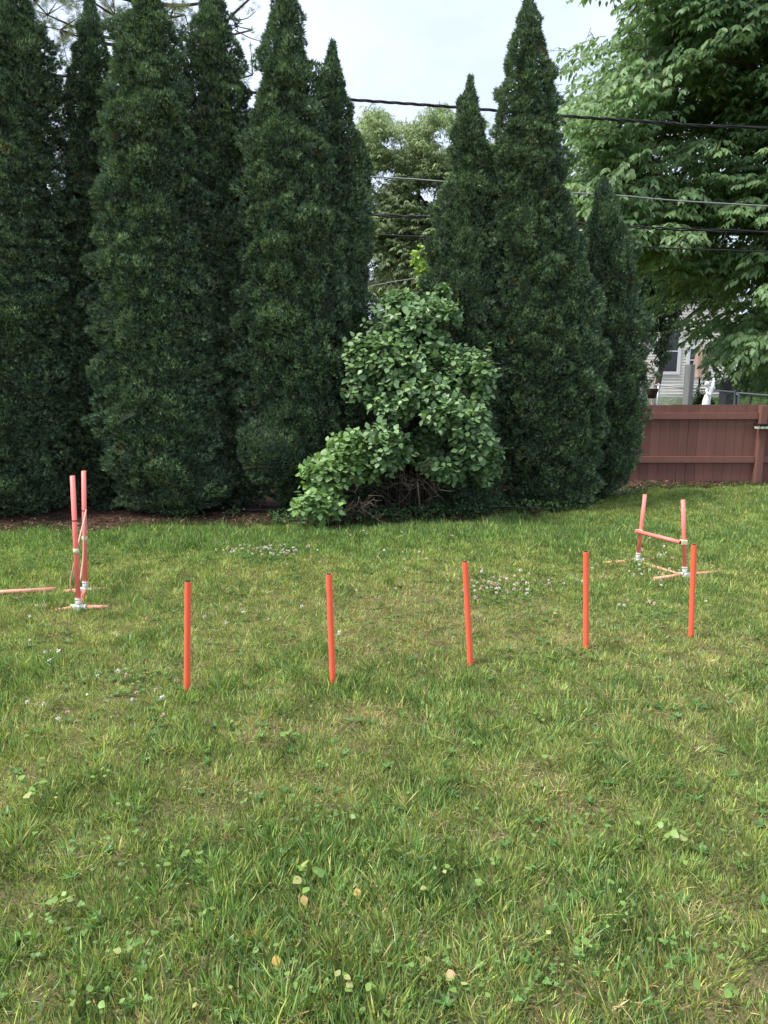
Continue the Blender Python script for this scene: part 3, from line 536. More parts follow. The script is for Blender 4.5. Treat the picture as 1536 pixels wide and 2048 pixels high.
# pale feathery tree in the gap
bt = thing('honey_locust', 'pale feathery tree showing in the sky gap between the two groups of arborvitae', 'tree', (P(830, 700, 24)[0], 24, 0))
r = np.random.default_rng(78); ml, mt, mk = MB(), MB(), MB()
poly = [(700, 330), (715, 260), (745, 215), (790, 240), (830, 250), (858, 215), (885, 208), (915, 250), (985, 240), (1020, 330), (1030, 470), (960, 560), (880, 575), (820, 590), (760, 600), (690, 580), (660, 470)]
r0 = r.uniform(0, 1, (6000, 2)); cx_, cy_ = 650 + 390 * r0[:, 0], 205 + 380 * r0[:, 1]; k = in_poly(cx_, cy_, poly) & (Noise(70, 8)(np.c_[cx_, cy_, 0 * cx_]) > -.55); cx_, cy_ = cx_[k][:2400], cy_[k][:2400]
dep = r.uniform(22.5, 25.5, len(cx_)); A = np.array([P(a, b, c) for a, b, c in zip(cx_, cy_, dep)]); n = len(A)
c0 = np.array([P(830, 600, 24)[0], 24, 5.0]); D = nrm((A - c0) * (1, 1, .6)) + (0, -.2, .2) + r.normal(0, .3, (n, 3)); Lf = r.uniform(.5, .95, n); A = A - nrm(D) * (Lf * .6)[:, None] + (0, 0, .08)
cols = np.array([.26, .34, .17]) * r.uniform(.75, 1.25, (n, 1)); fronds(ml, mt, A, D, Lf, 6, 8, .13, .28, .45, cols, r, .9)
tb = np.array([c0[0], 24, 0.])
for dx in (-.28, .02, .30):
    tp = P(830 + dx * 320, 400, 24); tube(mk, smooth_path([tb - (0, 0, .1), tb + (dx * .2, 0, 2.2), tb + (dx * 1.1, 0, 4.6), tp, tp + (dx * 2, 0, 2.2)], 16), np.linspace(.17, .03, 16), 9)
for q in range(34):
    i = r.integers(0, n); st = tb + (r.uniform(-.35, .35), 0, r.uniform(4, 7)); tube(mk, smooth_path([st, (st + A[i]) / 2 + (0, 0, .2), A[i]], 8), np.linspace(.045, .012, 8), 6)
ml.build('crown', M_leaf2, bt); mt.build('twigs', M_bark, bt); mk.build('trunk', M_bark, bt)
# small bright yellow-green maple shoot left of the ragged arborvitae
def blob_tree(name, label, cat, blobs, Y, n, lL, lW, col, seed, tb=None, tr=.1, spread=.6, droop=.3):
    r = np.random.default_rng(seed); k = r.integers(0, len(blobs), n); w_ = np.array([b[2] * b[3] for b in blobs], float); k = r.choice(len(blobs), n, p=w_ / w_.sum())
    cc = np.array([P(b[0], b[1], Y) for b in blobs]); s = Y / FPX; rad = np.array([(b[2] * s, b[2] * s * .8, b[3] * s) for b in blobs])
    u = rand_unit(n, r); p = cc[k] + u * rad[k] * (r.random((n, 1)) ** .45); nzv = Noise(max(.25, rad[:, 0].mean() * .5), seed)(p); p = p[nzv > -.45]; u = u[nzv > -.45]; n = len(p)
    cg = cc[0]; o = thing(name, label, cat, (cg[0], Y, 0)); m, t = MB(), MB()
    D = u * spread + r.normal(0, .5, (n, 3)) + (0, 0, -droop); L = lL * r.uniform(.7, 1.2, n)
    scatter(m, LEAF, p, D, np.array([0, -.3, 1.]) + r.normal(0, .4, (n, 3)), L, L * lW, H=L * .3, C=np.array(col) * r.uniform(.65, 1.3, (n, 1)))
    b0 = np.array([cg[0], Y, -.05]); top = cc.mean(0)
    tube(t, smooth_path([b0, (b0 + top) / 2 + (.03, 0, 0), top], 8), np.linspace(tr, tr * .4, 8), 8)
    for c in cc:
        for q in range(3): e_ = c + r.normal(0, .3, 3) * rad[0]; st = b0 * .35 + top * .65; tube(t, smooth_path([st, (st + e_) / 2 + (0, 0, .05), e_], 6), np.linspace(tr * .4, tr * .1, 6), 5)
    m.build('crown' if cat == 'tree' else 'foliage', M_leaf2, o); t.build('trunk' if cat == 'tree' else 'stems', M_bark, o); return o
blob_tree('young_maple', 'bright yellow-green young tree peeking out beside the arborvitae above the shrub', 'tree', [(846, 512, 20, 18), (852, 548, 18, 24), (880, 590, 26, 40)], 14, 1300, .11, .6, (.34, .48, .13), 81, tr=.04)
blob_tree('weeping_tree', 'dark small-leaved tree hanging in front of the left window of the house', 'tree', [(1318, 630, 46, 55), (1290, 600, 50, 80), (1322, 700, 22, 34), (1300, 540, 60, 60), (1390, 565, 60, 50), (1440, 560, 50, 60), (1380, 520, 90, 60)], 33, 26000, .14, .55, (.06, .115, .05), 82, tr=.16, droop=.9)
blob_tree('garden_bush', 'small dark green bush behind the fence between the grey post and the statue', 'bush', [(1398, 796, 18, 16), (1408, 806, 20, 14), (1390, 808, 16, 14)], 17, 1500, .05, .6, (.075, .15, .045), 83, tr=.02)
blob_tree('tall_bush', 'green bush standing right of the house under the drooping tree', 'bush', [(1500, 745, 34, 28), (1520, 715, 40, 26), (1485, 765, 24, 22), (1540, 770, 40, 30)], 26, 4200, .10, .5, (.10, .18, .055), 84, tr=.05)
# pine behind the upper left of the hedge
pn = thing('pine_tree', 'long-needled pine rising behind the upper left of the hedge', 'tree', (P(330, 700, 17)[0], 17, 0)); r = np.random.default_rng(90); ml, mk = MB(), MB()
tb = np.array([P(330, 700, 17)[0], 17, 0.]); tube(mk, smooth_path([tb - (0, 0, .1), tb + (.05, 0, 5), tb + (-.1, 0, 9), tb + (0, 0, 13)], 14), np.linspace(.24, .05, 14), 10)
T = []
for (px, py, nb) in [(120, 60, 34), (95, 30, 22), (230, 30, 24), (125, 190, 22), (180, 0, 22), (128, 300, 14), (128, 420, 14), (130, 500, 10), (240, 110, 14), (362, 70, 8), (350, 10, 14), (365, 120, 6), (370, 30, 6), (372, 185, 3), (505, 150, 4), (505, 190, 4), (508, 230, 4), (505, 60, 2), (475, -20, 4), (210, -60, 20), (100, -80, 20), (500, 330, 6), (506, 270, 5)]:
    e0 = P(px, py, 16 + r.uniform(-.6, .8)); st = tb + (0, 0, min(e0[2] + r.uniform(-.6, .6), 12)); pp = smooth_path([st, (st + e0) / 2 + (0, 0, -.15), e0], 8); tube(mk, pp, np.linspace(.05, .014, 8), 6)
    for q in range(nb):
        T.append(e0 + r.normal(0, 1, 3) * (.34, .5, .30))
        if q % 3 == 0: tube(mk, [e0, (e0 + T[-1]) / 2, T[-1]], [.012, .009, .006], 5)
T = np.array(T)[:, None] + .075 * r.normal(size=(len(T), 5, 3)); T = T.reshape(-1, 3); nn = 22; O = np.repeat(T, nn, 0); td = np.repeat(nrm(r.normal(size=(len(T), 3)) * (1, 1, .5) + (0, 0, .5)), nn, 0)
D = nrm(td * .9 + rand_unit(len(O), r) * .8); scatter(ml, KITE, O, D, rand_unit(len(O), r), r.uniform(.09, .16, len(O)), .0055, C=np.array([.15, .19, .085]) * r.uniform(.6, 1.3, (len(O), 1)))
for pts in ([(455, 40), (480, 15), (520, -20), (560, -50)], [(455, 38), (490, 38), (512, 22)], [(470, 60), (498, 75), (520, 82)], [(452, 70), (475, 52), (470, 75)], [(400, -10), (440, 30), (455, 40)], [(330, -40), (400, -10)]):
    tube(mk, smooth_path([P(a, b, 16) for a, b in pts], 8), np.linspace(.03, .01, 8) if len(pts) > 3 else np.linspace(.012, .006, 8), 5)
ml.build('crown', M_grass, pn); mk.build('trunk', M_bark, pn)
# leaves hanging in from a bough above the picture
m, t = MB(), MB(); c = P(1215, -60, 10); o = thing('overhanging_bough', 'few dark leaves dangling into the top of the picture beside the large tree', 'branch', c)
r = np.random.default_rng(91); pp = smooth_path([P(1700, -420, 10.5), P(1400, -190, 10.2), P(1230, -70, 10), P(1212, -5, 10)], 12); tube(t, pp, np.linspace(.05, .004, 12), 6, (.08, .06, .05))
q = np.array([P(1212 + a, b, 10) for a, b in [(-12, 0), (-6, 4), (2, 2), (14, -4), (20, 8), (12, 14), (22, -6), (8, -14), (-2, -16), (30, -20), (26, -2), (16, 4)]]); n = len(q)
scatter(m, LEAF, q, r.normal(0, .5, (n, 3)) + (0, 0, -1), r.normal(0, .5, (n, 3)) + (0, -1, .3), .075, .036, H=.02, C=np.array([.07, .13, .04]) * r.uniform(.8, 1.2, (n, 1)))
m.build('leaves', M_leaf2, o); t.build('twig', M_twig, o)

# ------------------------------------------------------------------ overhead cables
def cable(pix, Y, rad, mt_, label, name='overhead_cable', twist=0, spacer=False):
    pts = smooth_path([P(a, b, Y) for a, b in pix], 160); m = MB()
    if twist:
        L = np.concatenate([[0], np.cumsum(np.linalg.norm(np.diff(pts, axis=0), axis=1))]); pts = smooth_path([P(a, b, Y) for a, b in pix], 700); L = np.linspace(0, L[-1], 700)
        for k in range(twist):
            a = L * 2 * math.pi / 1.9 + k * 2 * math.pi / twist; tube(m, pts + np.c_[0 * a, np.cos(a) * rad, np.sin(a) * rad], rad * .8, 6)
    else: tube(m, pts, rad, 8)
    tag(m.build(name, mt_), None, label, 'cable', 'overhead cables behind the hedge')
cable([(-1400, 50), (105, 150), (500, 185), (710, 200), (905, 214), (1115, 231), (1330, 246), (1536, 256), (2900, 300)], 12.3, .013, M_cable, 'topmost black cable, twisted from several strands, crossing the sky gap', twist=3)
cable([(-1400, 270), (105, 318), (735, 353), (875, 362), (1130, 384), (1240, 391), (1536, 412), (2900, 480)], 12.3, .010, M_cable2, 'light grey cable, second from the top')
cable([(-1400, 380), (110, 393), (750, 430), (880, 434), (1135, 446), (1265, 454), (1536, 464), (2900, 500)], 12.3, .016, M_cable, 'thick black cable, third from the top', twist=2)
cable([(-1400, 420), (105, 440), (745, 469), (870, 475), (1270, 493), (1536, 503), (2900, 540)], 12.3, .012, M_cable, 'black cable, lowest of the four parallel ones')
cable([(300, 690), (620, 600), (768, 567), (848, 553), (1000, 520), (1130, 487)], 13.2, .006, M_cable2, 'thin pale service wire slanting up to the right just above the shrub')

# ------------------------------------------------------------------ house
HY = 45.0
x0, x1 = P(1180, 700, HY)[0], P(1468, 700, HY)[0]; hz = 6.8
hs = thing('house', 'two-storey house with cream horizontal siding seen through the trees on the right', 'house', ((x0 + x1) / 2, HY + 4, 0))
m = MB(); cr_ = .17; nrow = int(hz / cr_)
for yy, s_ in ((HY, -1),):
    V = []; F = []
    for i in range(nrow):
        za, zb_ = .25 + i * cr_, .25 + (i + 1) * cr_; b = len(V)
        V += [(x0, yy - .05, za), (x1, yy - .05, za), (x1, yy, zb_), (x0, yy, zb_), (x0, yy, za), (x1, yy, za)]; F += [(b, b + 1, b + 2, b + 3), (b + 4, b + 5, b + 1, b)]
    m.add(V, np.array(F))
box(m, ((x0 + x1) / 2, HY + 4.01, hz / 2 + .1), (x1 - x0 - .02, 8, hz + .1)); m.build('wall', M_siding, hs)
m = MB(); box(m, ((x0 + x1) / 2, HY + 4, .11), (x1 - x0 - .05, 7.9, .24)); m.build('foundation', M_greywood, hs)
m = MB(); xa, xb = x0 - .4, x1 + .4; zr = hz + .15
m.add([(xa, HY - .45, zr), (xb, HY - .45, zr), (xb, HY + 4, zr + 2.4), (xa, HY + 4, zr + 2.4), (xa, HY + 8.45, zr), (xb, HY + 8.45, zr), (xa, HY - .45, zr + .16), (xb, HY - .45, zr + .16), (xb, HY + 4, zr + 2.58), (xa, HY + 4, zr + 2.58), (xa, HY + 8.45, zr + .16), (xb, HY + 8.45, zr + .16)],
      [np.array([(6, 7, 8, 9), (9, 8, 11, 10), (0, 3, 2, 1), (3, 4, 5, 2), (0, 1, 7, 6), (4, 10, 11, 5)]), np.array([(0, 6, 9, 3), (3, 9, 10, 4), (1, 2, 8, 7), (2, 5, 11, 8)])]); rf = m.build('roof', M_roof, hs)
m = MB(); box(m, ((xa + xb) / 2, HY - .50, zr + .04), (xb - xa, .1, .13)); m.build('gutter', M_trim, rf)
m = MB(); box(m, (x1 + .0, HY - .02, hz / 2 + .2), (.22, .12, hz)); m.build('corner_trim', M_trim, hs)
for (pa, pb, pt, pbt, mun) in [(1316, 1358, 655, 749, 0), (1375, 1412, 692, 748, 1), (1404, 1440, 560, 600, 1), (1310, 1350, 560, 605, 1), (1225, 1262, 660, 748, 0)]:
    A_, B_ = P(pa, pt, HY - .05), P(pb, pbt, HY - .05); cxw, czw = (A_[0] + B_[0]) / 2, (A_[2] + B_[2]) / 2; W_, H_ = B_[0] - A_[0], A_[2] - B_[2]
    m = MB(); f = .17
    for dx, dz, sx_, sz_ in ((-(W_ - f) / 2, 0, f, H_), ((W_ - f) / 2, 0, f, H_), (0, (H_ - f) / 2, W_ - 2 * f, f), (0, -(H_ - f) / 2, W_ - 2 * f, f)): box(m, (cxw + dx, HY - .07, czw + dz), (sx_, .13, sz_))
    wn = m.build('window', M_trim, hs)
    m = MB(); box(m, (cxw, HY - .07, czw), (W_ - 2 * f + .01, .02, H_ - 2 * f + .01)); m.build('pane', M_glass, wn)
    m = MB(); box(m, (cxw, HY - .095, czw), (W_ - 2 * f, .04, .06))
    if mun: box(m, (cxw, HY - .093, czw + .02), (.05, .03, H_ - 2 * f))
    m.build('sash', M_trim, wn)

# ------------------------------------------------------------------ wooden fence
FY = 10.95
fx0, fx1 = P(1205, 900, FY)[0], 12.5; ztop = 1.135
fn = thing('wooden_fence', 'waist-high red-brown stained board fence running off to the right from the hedge', 'fence', (fx0, FY, 0))
wcol = np.array([.190, .093, .074]); posts = [P(1517, 900, FY)[0] + k * 2.42 for k in (-1, 0, 1, 2, 3)]; posts = [p_ for p_ in posts if p_ > fx0 - .1]
m = MB(); x = fx0; i = 0; r = np.random.default_rng(5)
while x < fx1:
    bw = r.uniform(.128, .14); zt = ztop + r.uniform(-.006, .004)
    box(m, (x + bw / 2, FY + .03 + r.uniform(-.002, .002), (zt + .03) / 2 + .01), (bw, .018, zt - .01), wcol * r.uniform(.9, 1.1), bev=.003); x += bw + (.0015 if r.random() < .75 else .005)
m.build('boards', M_wood, fn)
allp = [fx0] + posts
for k in range(len(posts)):
    xa = fx0 if k == 0 else posts[k - 1] + .054; xb = posts[k] - .054
    if xb - xa < .1: continue
    for z in (P(1400, 832, FY)[2], P(1400, 919, FY)[2]):
        m = MB(); box(m, ((xa + xb) / 2, FY - .002, z), (xb - xa, .04, .087), wcol * 1.12, bev=.004); m.build('rail', M_wood, fn)
for p_ in posts:
    m = MB(); box(m, (p_, FY - .03, ztop / 2 - .03), (.10, .10, ztop + .08), wcol * 1.05, bev=.006); m.build('post', M_wood, fn)
# pale strip light hung on the fence
c = P(1545, 855, FY - .13); m = MB(); sl = thing('fence_shelf', 'pale green slatted strip fixed to the fence at the right edge of the picture', 'shelf', c)
box(m, (c[0], FY - .13, c[2]), (.48, .09, .03), bev=.004); m.build('panel', M_palegreen, sl)
m = MB()
for q in range(7): box(m, (c[0] - .2 + q * .068, FY - .13, c[2] + .001), (.006, .096, .036))
box(m, (c[0], FY - .12, c[2] + .045), (.50, .10, .016)); m.build('divider', M_black, sl)

# ------------------------------------------------------------------ chain-link fence and gate
def fpt(px): # along the slanting chain-link line (top rail at 1.2 m)
    py = 768 + (px - 1290) * 22 / 246.; d = ray(px, py); t = (1.2 - CAM_H) / d[2]; return np.array([d[0] * t, d[1] * t, 0.])
def link_mesh(m, a, b, h, step=.085, rad=.0022):
    L = np.linalg.norm(b - a); u = (b - a) / L; s = np.arange(-h, L, step); O, D, Ln = [], [], []
    for q in s:
        for sg in (1, -1):
            s0, s1 = max(q, 0), min(q + h, L)
            if s1 - s0 < .02: continue
            za, zb_ = (s0 - q), (s1 - q)
            if sg < 0: za, zb_ = h - za, h - zb_
            A_ = a + u * s0 + (0, 0, za + .04); B_ = a + u * s1 + (0, 0, zb_ + .04); O.append(A_); D.append(B_ - A_); Ln.append(np.linalg.norm(B_ - A_))
    O, D = np.array(O), np.array(D); scatter(m, PRISM, O, D, np.cross(D, (0, 0, 1.)) + (0, 0, .01), np.array(Ln), rad * 2)
cf = thing('chain_link_fence', 'galvanised chain-link fence in the neighbouring yard behind the red fence', 'fence', fpt(1250))
a, b = fpt(1235), fpt(1472)
m = MB(); link_mesh(m, a, b, 1.14); m.build('wire_mesh', M_steel, cf)
m = MB(); tube(m, [a + (0, 0, 1.2), b + (0, 0, 1.2)], .021, 8); m.build('top_rail', M_steel, cf)
for px in (1235, 1317, 1395, 1472):
    c = fpt(px); m = MB(); tube(m, [c, c + (0, 0, 1.2)], .03, 10); lathe(m, [(.034, 0), (.036, .03), (.02, .05), (.004, .06)], c + (0, 0, 1.2), 10); m.build('post', M_steel, cf)
gt = thing('chain_link_gate', 'chain-link gate with a rounded bright tube frame at the right edge', 'gate', fpt(1479))
a, b = fpt(1479), fpt(1640); m = MB(); u = (b - a) / np.linalg.norm(b - a)
tube(m, smooth_path([a + (0, 0, .06), a + (0, 0, 1.0), a + u * .03 + (0, 0, 1.13), a + u * .14 + (0, 0, 1.19), b + (0, 0, 1.19)], 40), .021, 8); tube(m, [a + (0, 0, .06), b + (0, 0, .06)], .02, 8); m.build('frame', M_steel, gt)
m = MB(); link_mesh(m, a, b, 1.1); m.build('wire_mesh', M_steel, gt)

# ------------------------------------------------------------------ things behind the fence
c = P(1375, 800, 12.6); o = thing('wooden_post', 'weathered grey square wooden post standing right behind the red fence', 'post', (c[0], 12.6, 0))
zt = P(1375, 729, 12.6)[2]; m = MB(); box(m, (c[0], 12.6, zt / 2 - .05), (.115, .115, zt + .1), rz=R(32), bev=.006); m.build('shaft', M_greywood, o)
# curved pole with a basket
c = P(1305, 800, 12.3); zt = P(1300, 727, 12.3)[2]; o = thing('garden_hook', 'cream curved-top garden hook at the edge of the hedge behind the fence', 'garden hook', (c[0], 12.3, 0))
m = MB(); tube(m, smooth_path([(c[0], 12.3, -.1), (c[0], 12.3, .8), (c[0] - .005, 12.3, 1.35), (c[0] - .03, 12.3, zt - .1), (c[0] - .10, 12.3, zt), (c[0] - .18, 12.3, zt - .06), (c[0] - .17, 12.3, zt - .13)], 30), .016, 8); m.build('pole', M_cream, o)
bc = P(1300, 784, 12.3); o = thing('hanging_basket', 'dark brown hanging basket beside the cream garden hook', 'basket', (bc[0], 12.2, bc[2]))
m = MB(); lathe(m, [(.045, -.10), (.06, -.095), (.08, -.02), (.097, .05), (.10, .055), (.09, .055), (.075, -.01)], (bc[0], 12.2, bc[2]), 20); m.build('bowl', M_pot, o)
m = MB()
for a_ in (0, 2.1, 4.2): tube(m, [(bc[0] + .09 * math.cos(a_), 12.2 + .09 * math.sin(a_), bc[2] + .05), (c[0] - .17, 12.3, zt - .12)], .0025, 4)
m.build('chain', M_black, o)
# statue
c = P(1416, 800, 12.4); Ys = 12.4; s = Ys / FPX
ped = thing('pedestal', 'round stone pedestal under the white garden statue', 'pedestal', (c[0], Ys, 0)); m = MB(); lathe(m, [(.16, 0), (.16, .05), (.12, .08), (.10, .3), (.11, .60), (.15, .64), (.15, .70)], (c[0], Ys, 0), 24); m.build('column', M_statue, ped)
z0 = .70; ztop_ = P(1424, 757, Ys)[2]; X = lambda px: P(px, 780, Ys)[0]; Z = lambda py: P(1416, py, Ys)[2]
st = thing('statue', 'white garden statue of a draped figure with one arm raised, above the red fence', 'statue', (c[0], Ys, z0))
m = MB()
rows_ = [(X(1413), z0, .085, .07), (X(1413), z0 + .1, .08, .065), (X(1414), Z(812), .066, .055), (X(1415), Z(800), .058, .05), (X(1417), Z(790), .052, .045), (X(1420), Z(786), .040, .034), (X(1421), Z(780), .046, .036), (X(1419), Z(775), .044, .032), (X(1416), Z(772), .018, .018)]
a_ = np.linspace(0, 2 * math.pi, 24, endpoint=False); V = np.concatenate([np.c_[x_ + rx_ * (1 + (.09 * np.cos(a_ * 7 + z_ * 20) if i_ < 5 else 0)) * np.cos(a_), Ys + ry_ * np.sin(a_), np.full(24, z_)] for i_, (x_, z_, rx_, ry_) in enumerate(rows_)])
j = np.arange(24); nR = len(rows_); m.add(V, [np.concatenate([np.c_[i * 24 + j, i * 24 + (j + 1) % 24, (i + 1) * 24 + (j + 1) % 24, (i + 1) * 24 + j] for i in range(nR - 1)]), np.array([j[::-1]]), np.array([(nR - 1) * 24 + j])])
lathe(m, [(.004, -.047), (.022, -.038), (.033, -.012), (.036, .012), (.028, .036), (.006, .048)], (X(1412), Ys - .015, Z(768)), 16)   # head bowed to the side
tube(m, smooth_path([(X(1422), Ys, Z(778)), (X(1426), Ys - .02, Z(772)), (X(1425), Ys - .03, Z(765)), (X(1424), Ys - .02, Z(760))], 10), np.linspace(.020, .011, 10), 10)
tube(m, smooth_path([(X(1416), Ys, Z(777)), (X(1411), Ys - .03, Z(781)), (X(1414), Ys - .06, Z(788)), (X(1419), Ys - .06, Z(790))], 10), np.linspace(.019, .010, 10), 10)
for dx, dl in ((-.008, .03), (-.003, .036), (.003, .034), (.009, .028)): tube(m, [(X(1425) + dx, Ys - .02, Z(760)), (X(1425) + dx * 1.6, Ys - .022, Z(760) + dl)], [.0045, .0025], 6)
tube(m, [(X(1425) - .012, Ys - .02, Z(761)), (X(1425) - .024, Ys - .026, Z(761) + .016)], [.0045, .003], 6)
for y0_ in (-.006,):
    V = [(X(1423), Ys + .04, Z(770)), (X(1430), Ys + .06, Z(758)), (X(1433), Ys + .07, Z(762)), (X(1431), Ys + .065, Z(772)), (X(1427), Ys + .05, Z(780))]; V2 = [(a1, b1 + .012, c1) for a1, b1, c1 in V]
    m.add(V + V2, [np.array([(0, 1, 2, 3, 4)]), np.array([(9, 8, 7, 6, 5)]), np.array([(i, i + 5, (i + 1) % 5 + 5, (i + 1) % 5) for i in range(5)])])
m.build('figure', M_statue, st, smooth=True)
# folded umbrella
Yu = 27.; c = P(1399, 760, Yu); o = thing('patio_umbrella', 'peach folded patio umbrella in front of the house', 'umbrella', (c[0], Yu, 0)); m = MB(); zt = P(1399, 700, Yu)[2]
tube(m, [(c[0], Yu, 0), (c[0], Yu, zt + .15)], .035, 8); m.build('pole', M_cover, o)
zb_ = P(1399, 757, Yu)[2]; m = MB(); lathe(m, [(.36, zb_), (.30, zb_ + .08), (.22, zb_ + .4), (.16, zb_ + .8), (.05, zt + .08), (.01, zt + .12)], (c[0] - .03, Yu, 0), 32, wob=.18, nw=8); m.build('canopy', M_peach, o)
m = MB(); lathe(m, [(.28, 0), (.28, .06), (.06, .1), (.05, .3)], (c[0], Yu, 0), 20); m.build('base', M_cover, o)
# covered grill
Yg = 25.; c = P(1458, 766, Yg); o = thing('covered_grill', 'dark slope-topped covered grill right of the statue', 'grill', (c[0], Yg, 0)); zt, zl = P(1460, 756, Yg)[2], P(1440, 776, Yg)[2]
xL, xR = P(1437, 766, Yg)[0], P(1480, 766, Yg)[0]; pr_ = [(xL, zl + .12), (xL + .05, zl - .05), (xR, zl - .05), (xR + .1, zl + .1), (xR, zt), (xL + .28, zt), (xL + .1, zl + .22)]
V = [(a1, Yg - .3, b1) for a1, b1 in pr_] + [(a1, Yg + .3, b1) for a1, b1 in pr_]; nP = len(pr_); m = MB(); m.add(V, [np.array([list(range(nP))]), np.array([list(range(nP, 2 * nP))[::-1]]), np.array([(i, (i + 1) % nP, (i + 1) % nP + nP, i + nP) for i in range(nP)])]); m.build('hood', M_cover, o)
m = MB(); box(m, ((xL + xR) / 2 + .05, Yg, zl / 2 - .03), (xR - xL - .2, .5, zl - .05), bev=.02); m.build('cart', M_cover, o)

# ------------------------------------------------------------------ weave poles
for (tx, ty, bx_, by_, lab) in [(376, 1163, 374, 1386, 'leftmost of the five orange weave poles, the nearest and most upright'), (658, 1148, 666, 1368, 'second orange weave pole from the left, leaning slightly to the left'),
                                (930, 1123, 941, 1327, 'middle orange weave pole, leaning left the most, paler coral on its face'), (1172, 1103, 1172, 1300, 'fourth orange weave pole from the left, perfectly upright and deep orange'),
                                (1388, 1089, 1382, 1273, 'rightmost orange weave pole, in front of the low hurdle')]:
    b = G(bx_, by_); b[2] = gz(b[:1], b[1:2])[0]; t_ = P(tx, ty, b[1] - .005); u = nrm(t_ - b); L = np.linalg.norm(t_ - b)
    o = thing('weave_pole', lab, 'weave pole', b, 'orange weave poles in the lawn')
    m = MB(); pth = [b - u * .06, b + u * .1, b + u * L * .5, t_ - u * .002]; tube(m, pth, .0162, 20, cap=False); tube(m, [t_ - u * .002, t_ - u * .0021, t_ - u * .06], [.0162, .0128, .0128], 20, cap=False); m.build('tube', M_orange, o, smooth=True)
    m = MB(); tube(m, [t_ - u * .012, t_ - u * .0005], .0126, 20); hollow = m.build('hollow_shade', M_black, o)  # black disc paints the shade inside the open tube top
# ------------------------------------------------------------------ hoop jump (left)
def tee(parent, c, axis, up, r_=.0195):
    m = MB(); a = nrm(np.array(axis, float)); tube(m, [c - a * .05, c + a * .05], r_, 14); tube(m, [c, c + up * .062], r_, 14); q = nrm(np.cross(a, up)); tube(m, [c, c + q * .05], r_, 14)
    for e_ in (c - a * .05, c + a * .05, c + q * .05): dd = nrm(e_ - c); tube(m, [e_ - dd * .008, e_ + dd * .002], r_ * 1.15, 14)
    tube(m, [c + up * .055, c + up * .065], r_ * 1.15, 14); return m.build('tee_fitting', M_fit, parent)
def seg(parent, name, a, b, rad, mt_, cap=True): m = MB(); tube(m, [a, (np.asarray(a) + b) / 2, b], rad, 16, cap=cap); return m.build(name, mt_, parent, smooth=False)
j1, j2 = G(158, 1219) + (0, 0, .018), G(171, 1184) + (0, 0, .018)
hj = thing('hoop_jump', 'tall coral tube jump on the left with a thin pink hoop hanging between uprights', 'agility jump', (j1[0], j1[1], 0))
t1, t2 = P(145, 952, j1[1]), P(167.5, 942, j2[1])
for a, b, kb, kc in ((j1, t1, 1041, 1102), (j2, t2, 1021, 1077)):
    u = nrm(b - a); L = np.linalg.norm(b - a); up_ = seg(hj, 'upright', a + u * .05, b, .0165, M_coral)
    zs = P(150, kb, a[1])[2]; k = (zs - a[2]) / (b[2] - a[2]); seg(up_, 'strap', a + u * (L * k - .003), a + u * (L * k + .004), .0185, M_black)
    zs = P(150, kc, a[1])[2]; k = (zs - a[2]) / (b[2] - a[2]); seg(up_, 'clip', a + u * (L * k - .018), a + u * (L * k + .018), .020, M_clip)
    tee(hj, a, (1, .05, 0), u)
for a, pa in ((j1, [(112, 1226), (216, 1219)]), (j2, [(128, 1188), (219, 1183)])):
    for px, py in pa: e_ = G(px, py - 3) + (0, 0, .004); d = nrm(e_ - a); seg(hj, 'foot', a + d * .045, e_, .0162, M_faded)
seg(hj, 'base_bar', j1 + nrm(j2 - j1) * .045, j2 - nrm(j2 - j1) * .045, .0162, M_coral)
mid = (j1 + j2) / 2
hp = []
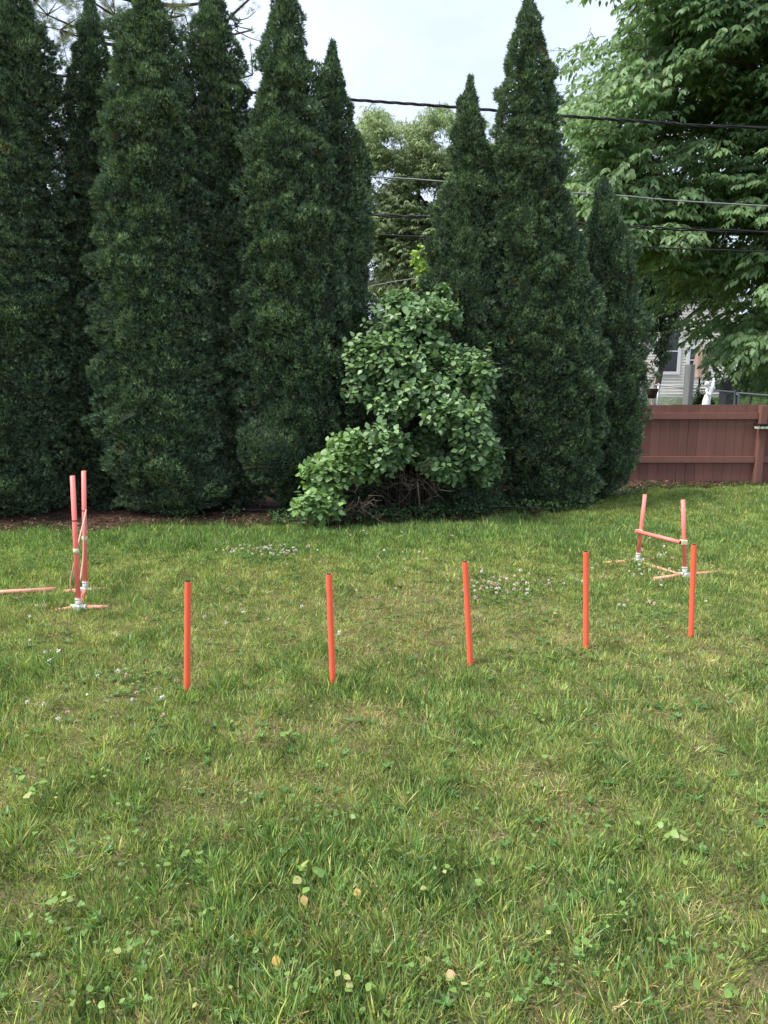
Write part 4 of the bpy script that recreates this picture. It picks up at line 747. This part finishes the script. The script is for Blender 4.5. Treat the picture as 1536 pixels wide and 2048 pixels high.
for px, py, f in [(172, 1020, 1), (168, 1040, .8), (157, 1085, .45), (149, 1125, .35), (142, 1155, .35), (141, 1175, .35), (145, 1184, .4), (152, 1181, .5), (160, 1160, .7), (166, 1120, .9), (168, 1075, 1), (171, 1030, 1)]: hp.append(P(px, py, j1[1] + (j2[1] - j1[1]) * f - .02))
m = MB(); tube(m, smooth_path(hp, 60), .0055, 8); m.build('hoop', M_hoop, hj, smooth=True)
# loose bar
a, b = G(-160, 1203) + (0, 0, .035), G(112, 1186) + (0, 0, .03); lb = thing('loose_bar', 'long faded coral bar lying in the grass at the left edge', 'bar', (a + b) / 2); seg(lb, 'tube', a, b, .0165, M_faded)
# ------------------------------------------------------------------ low hurdle (right)
k1, k2 = G(1275, 1124) + (0, 0, .016), G(1369.5, 1153) + (0, 0, .016); lh = thing('low_hurdle', 'low coral hurdle on the right with one sloping crossbar between two leaning uprights', 'agility jump', (k1[0], k1[1], 0))
t1, t2 = P(1290, 989, k1[1] - .0), P(1366, 1000, k2[1])
for a, b in ((k1, t1), (k2, t2)): u = nrm(b - a); seg(lh, 'upright', a + u * .05, b, .0162, M_coral); tee(lh, a, (1, .05, 0), u)
for a, pa in ((k1, [(1206, 1131), (1313, 1122)]), (k2, [(1308, 1162), (1434, 1149)])):
    for px, py in pa: e_ = G(px, py - 3) + (0, 0, .004); d = nrm(e_ - a); seg(lh, 'foot', a + d * .045, e_, .0155, M_faded)
seg(lh, 'base_bar', k1 + nrm(k2 - k1) * .045 - (0, 0, .012), k2 - nrm(k2 - k1) * .045 - (0, 0, .012), .012, M_faded)
ca, cb = P(1272, 1062, k1[1] - .04), P(1361, 1085, k2[1] - .04); d = nrm(cb - ca); cbar = seg(lh, 'crossbar', ca, cb, .0162, M_coral); seg(cbar, 'open_end', cb - d * .01, cb + d * .002, .0125, M_black)
for (px, py, a) in ((1279, 1062, k1), (1368, 1083, k2)): c = P(px, py, a[1]); m = MB(); box(m, (c[0] - .012, c[1] - .02, c[2]), (.055, .055, .03), bev=.008); m.build('clip', M_clip, lh)
print('TRIS', sum(len(o.data.polygons) for o in bpy.data.objects if o.type == 'MESH'))
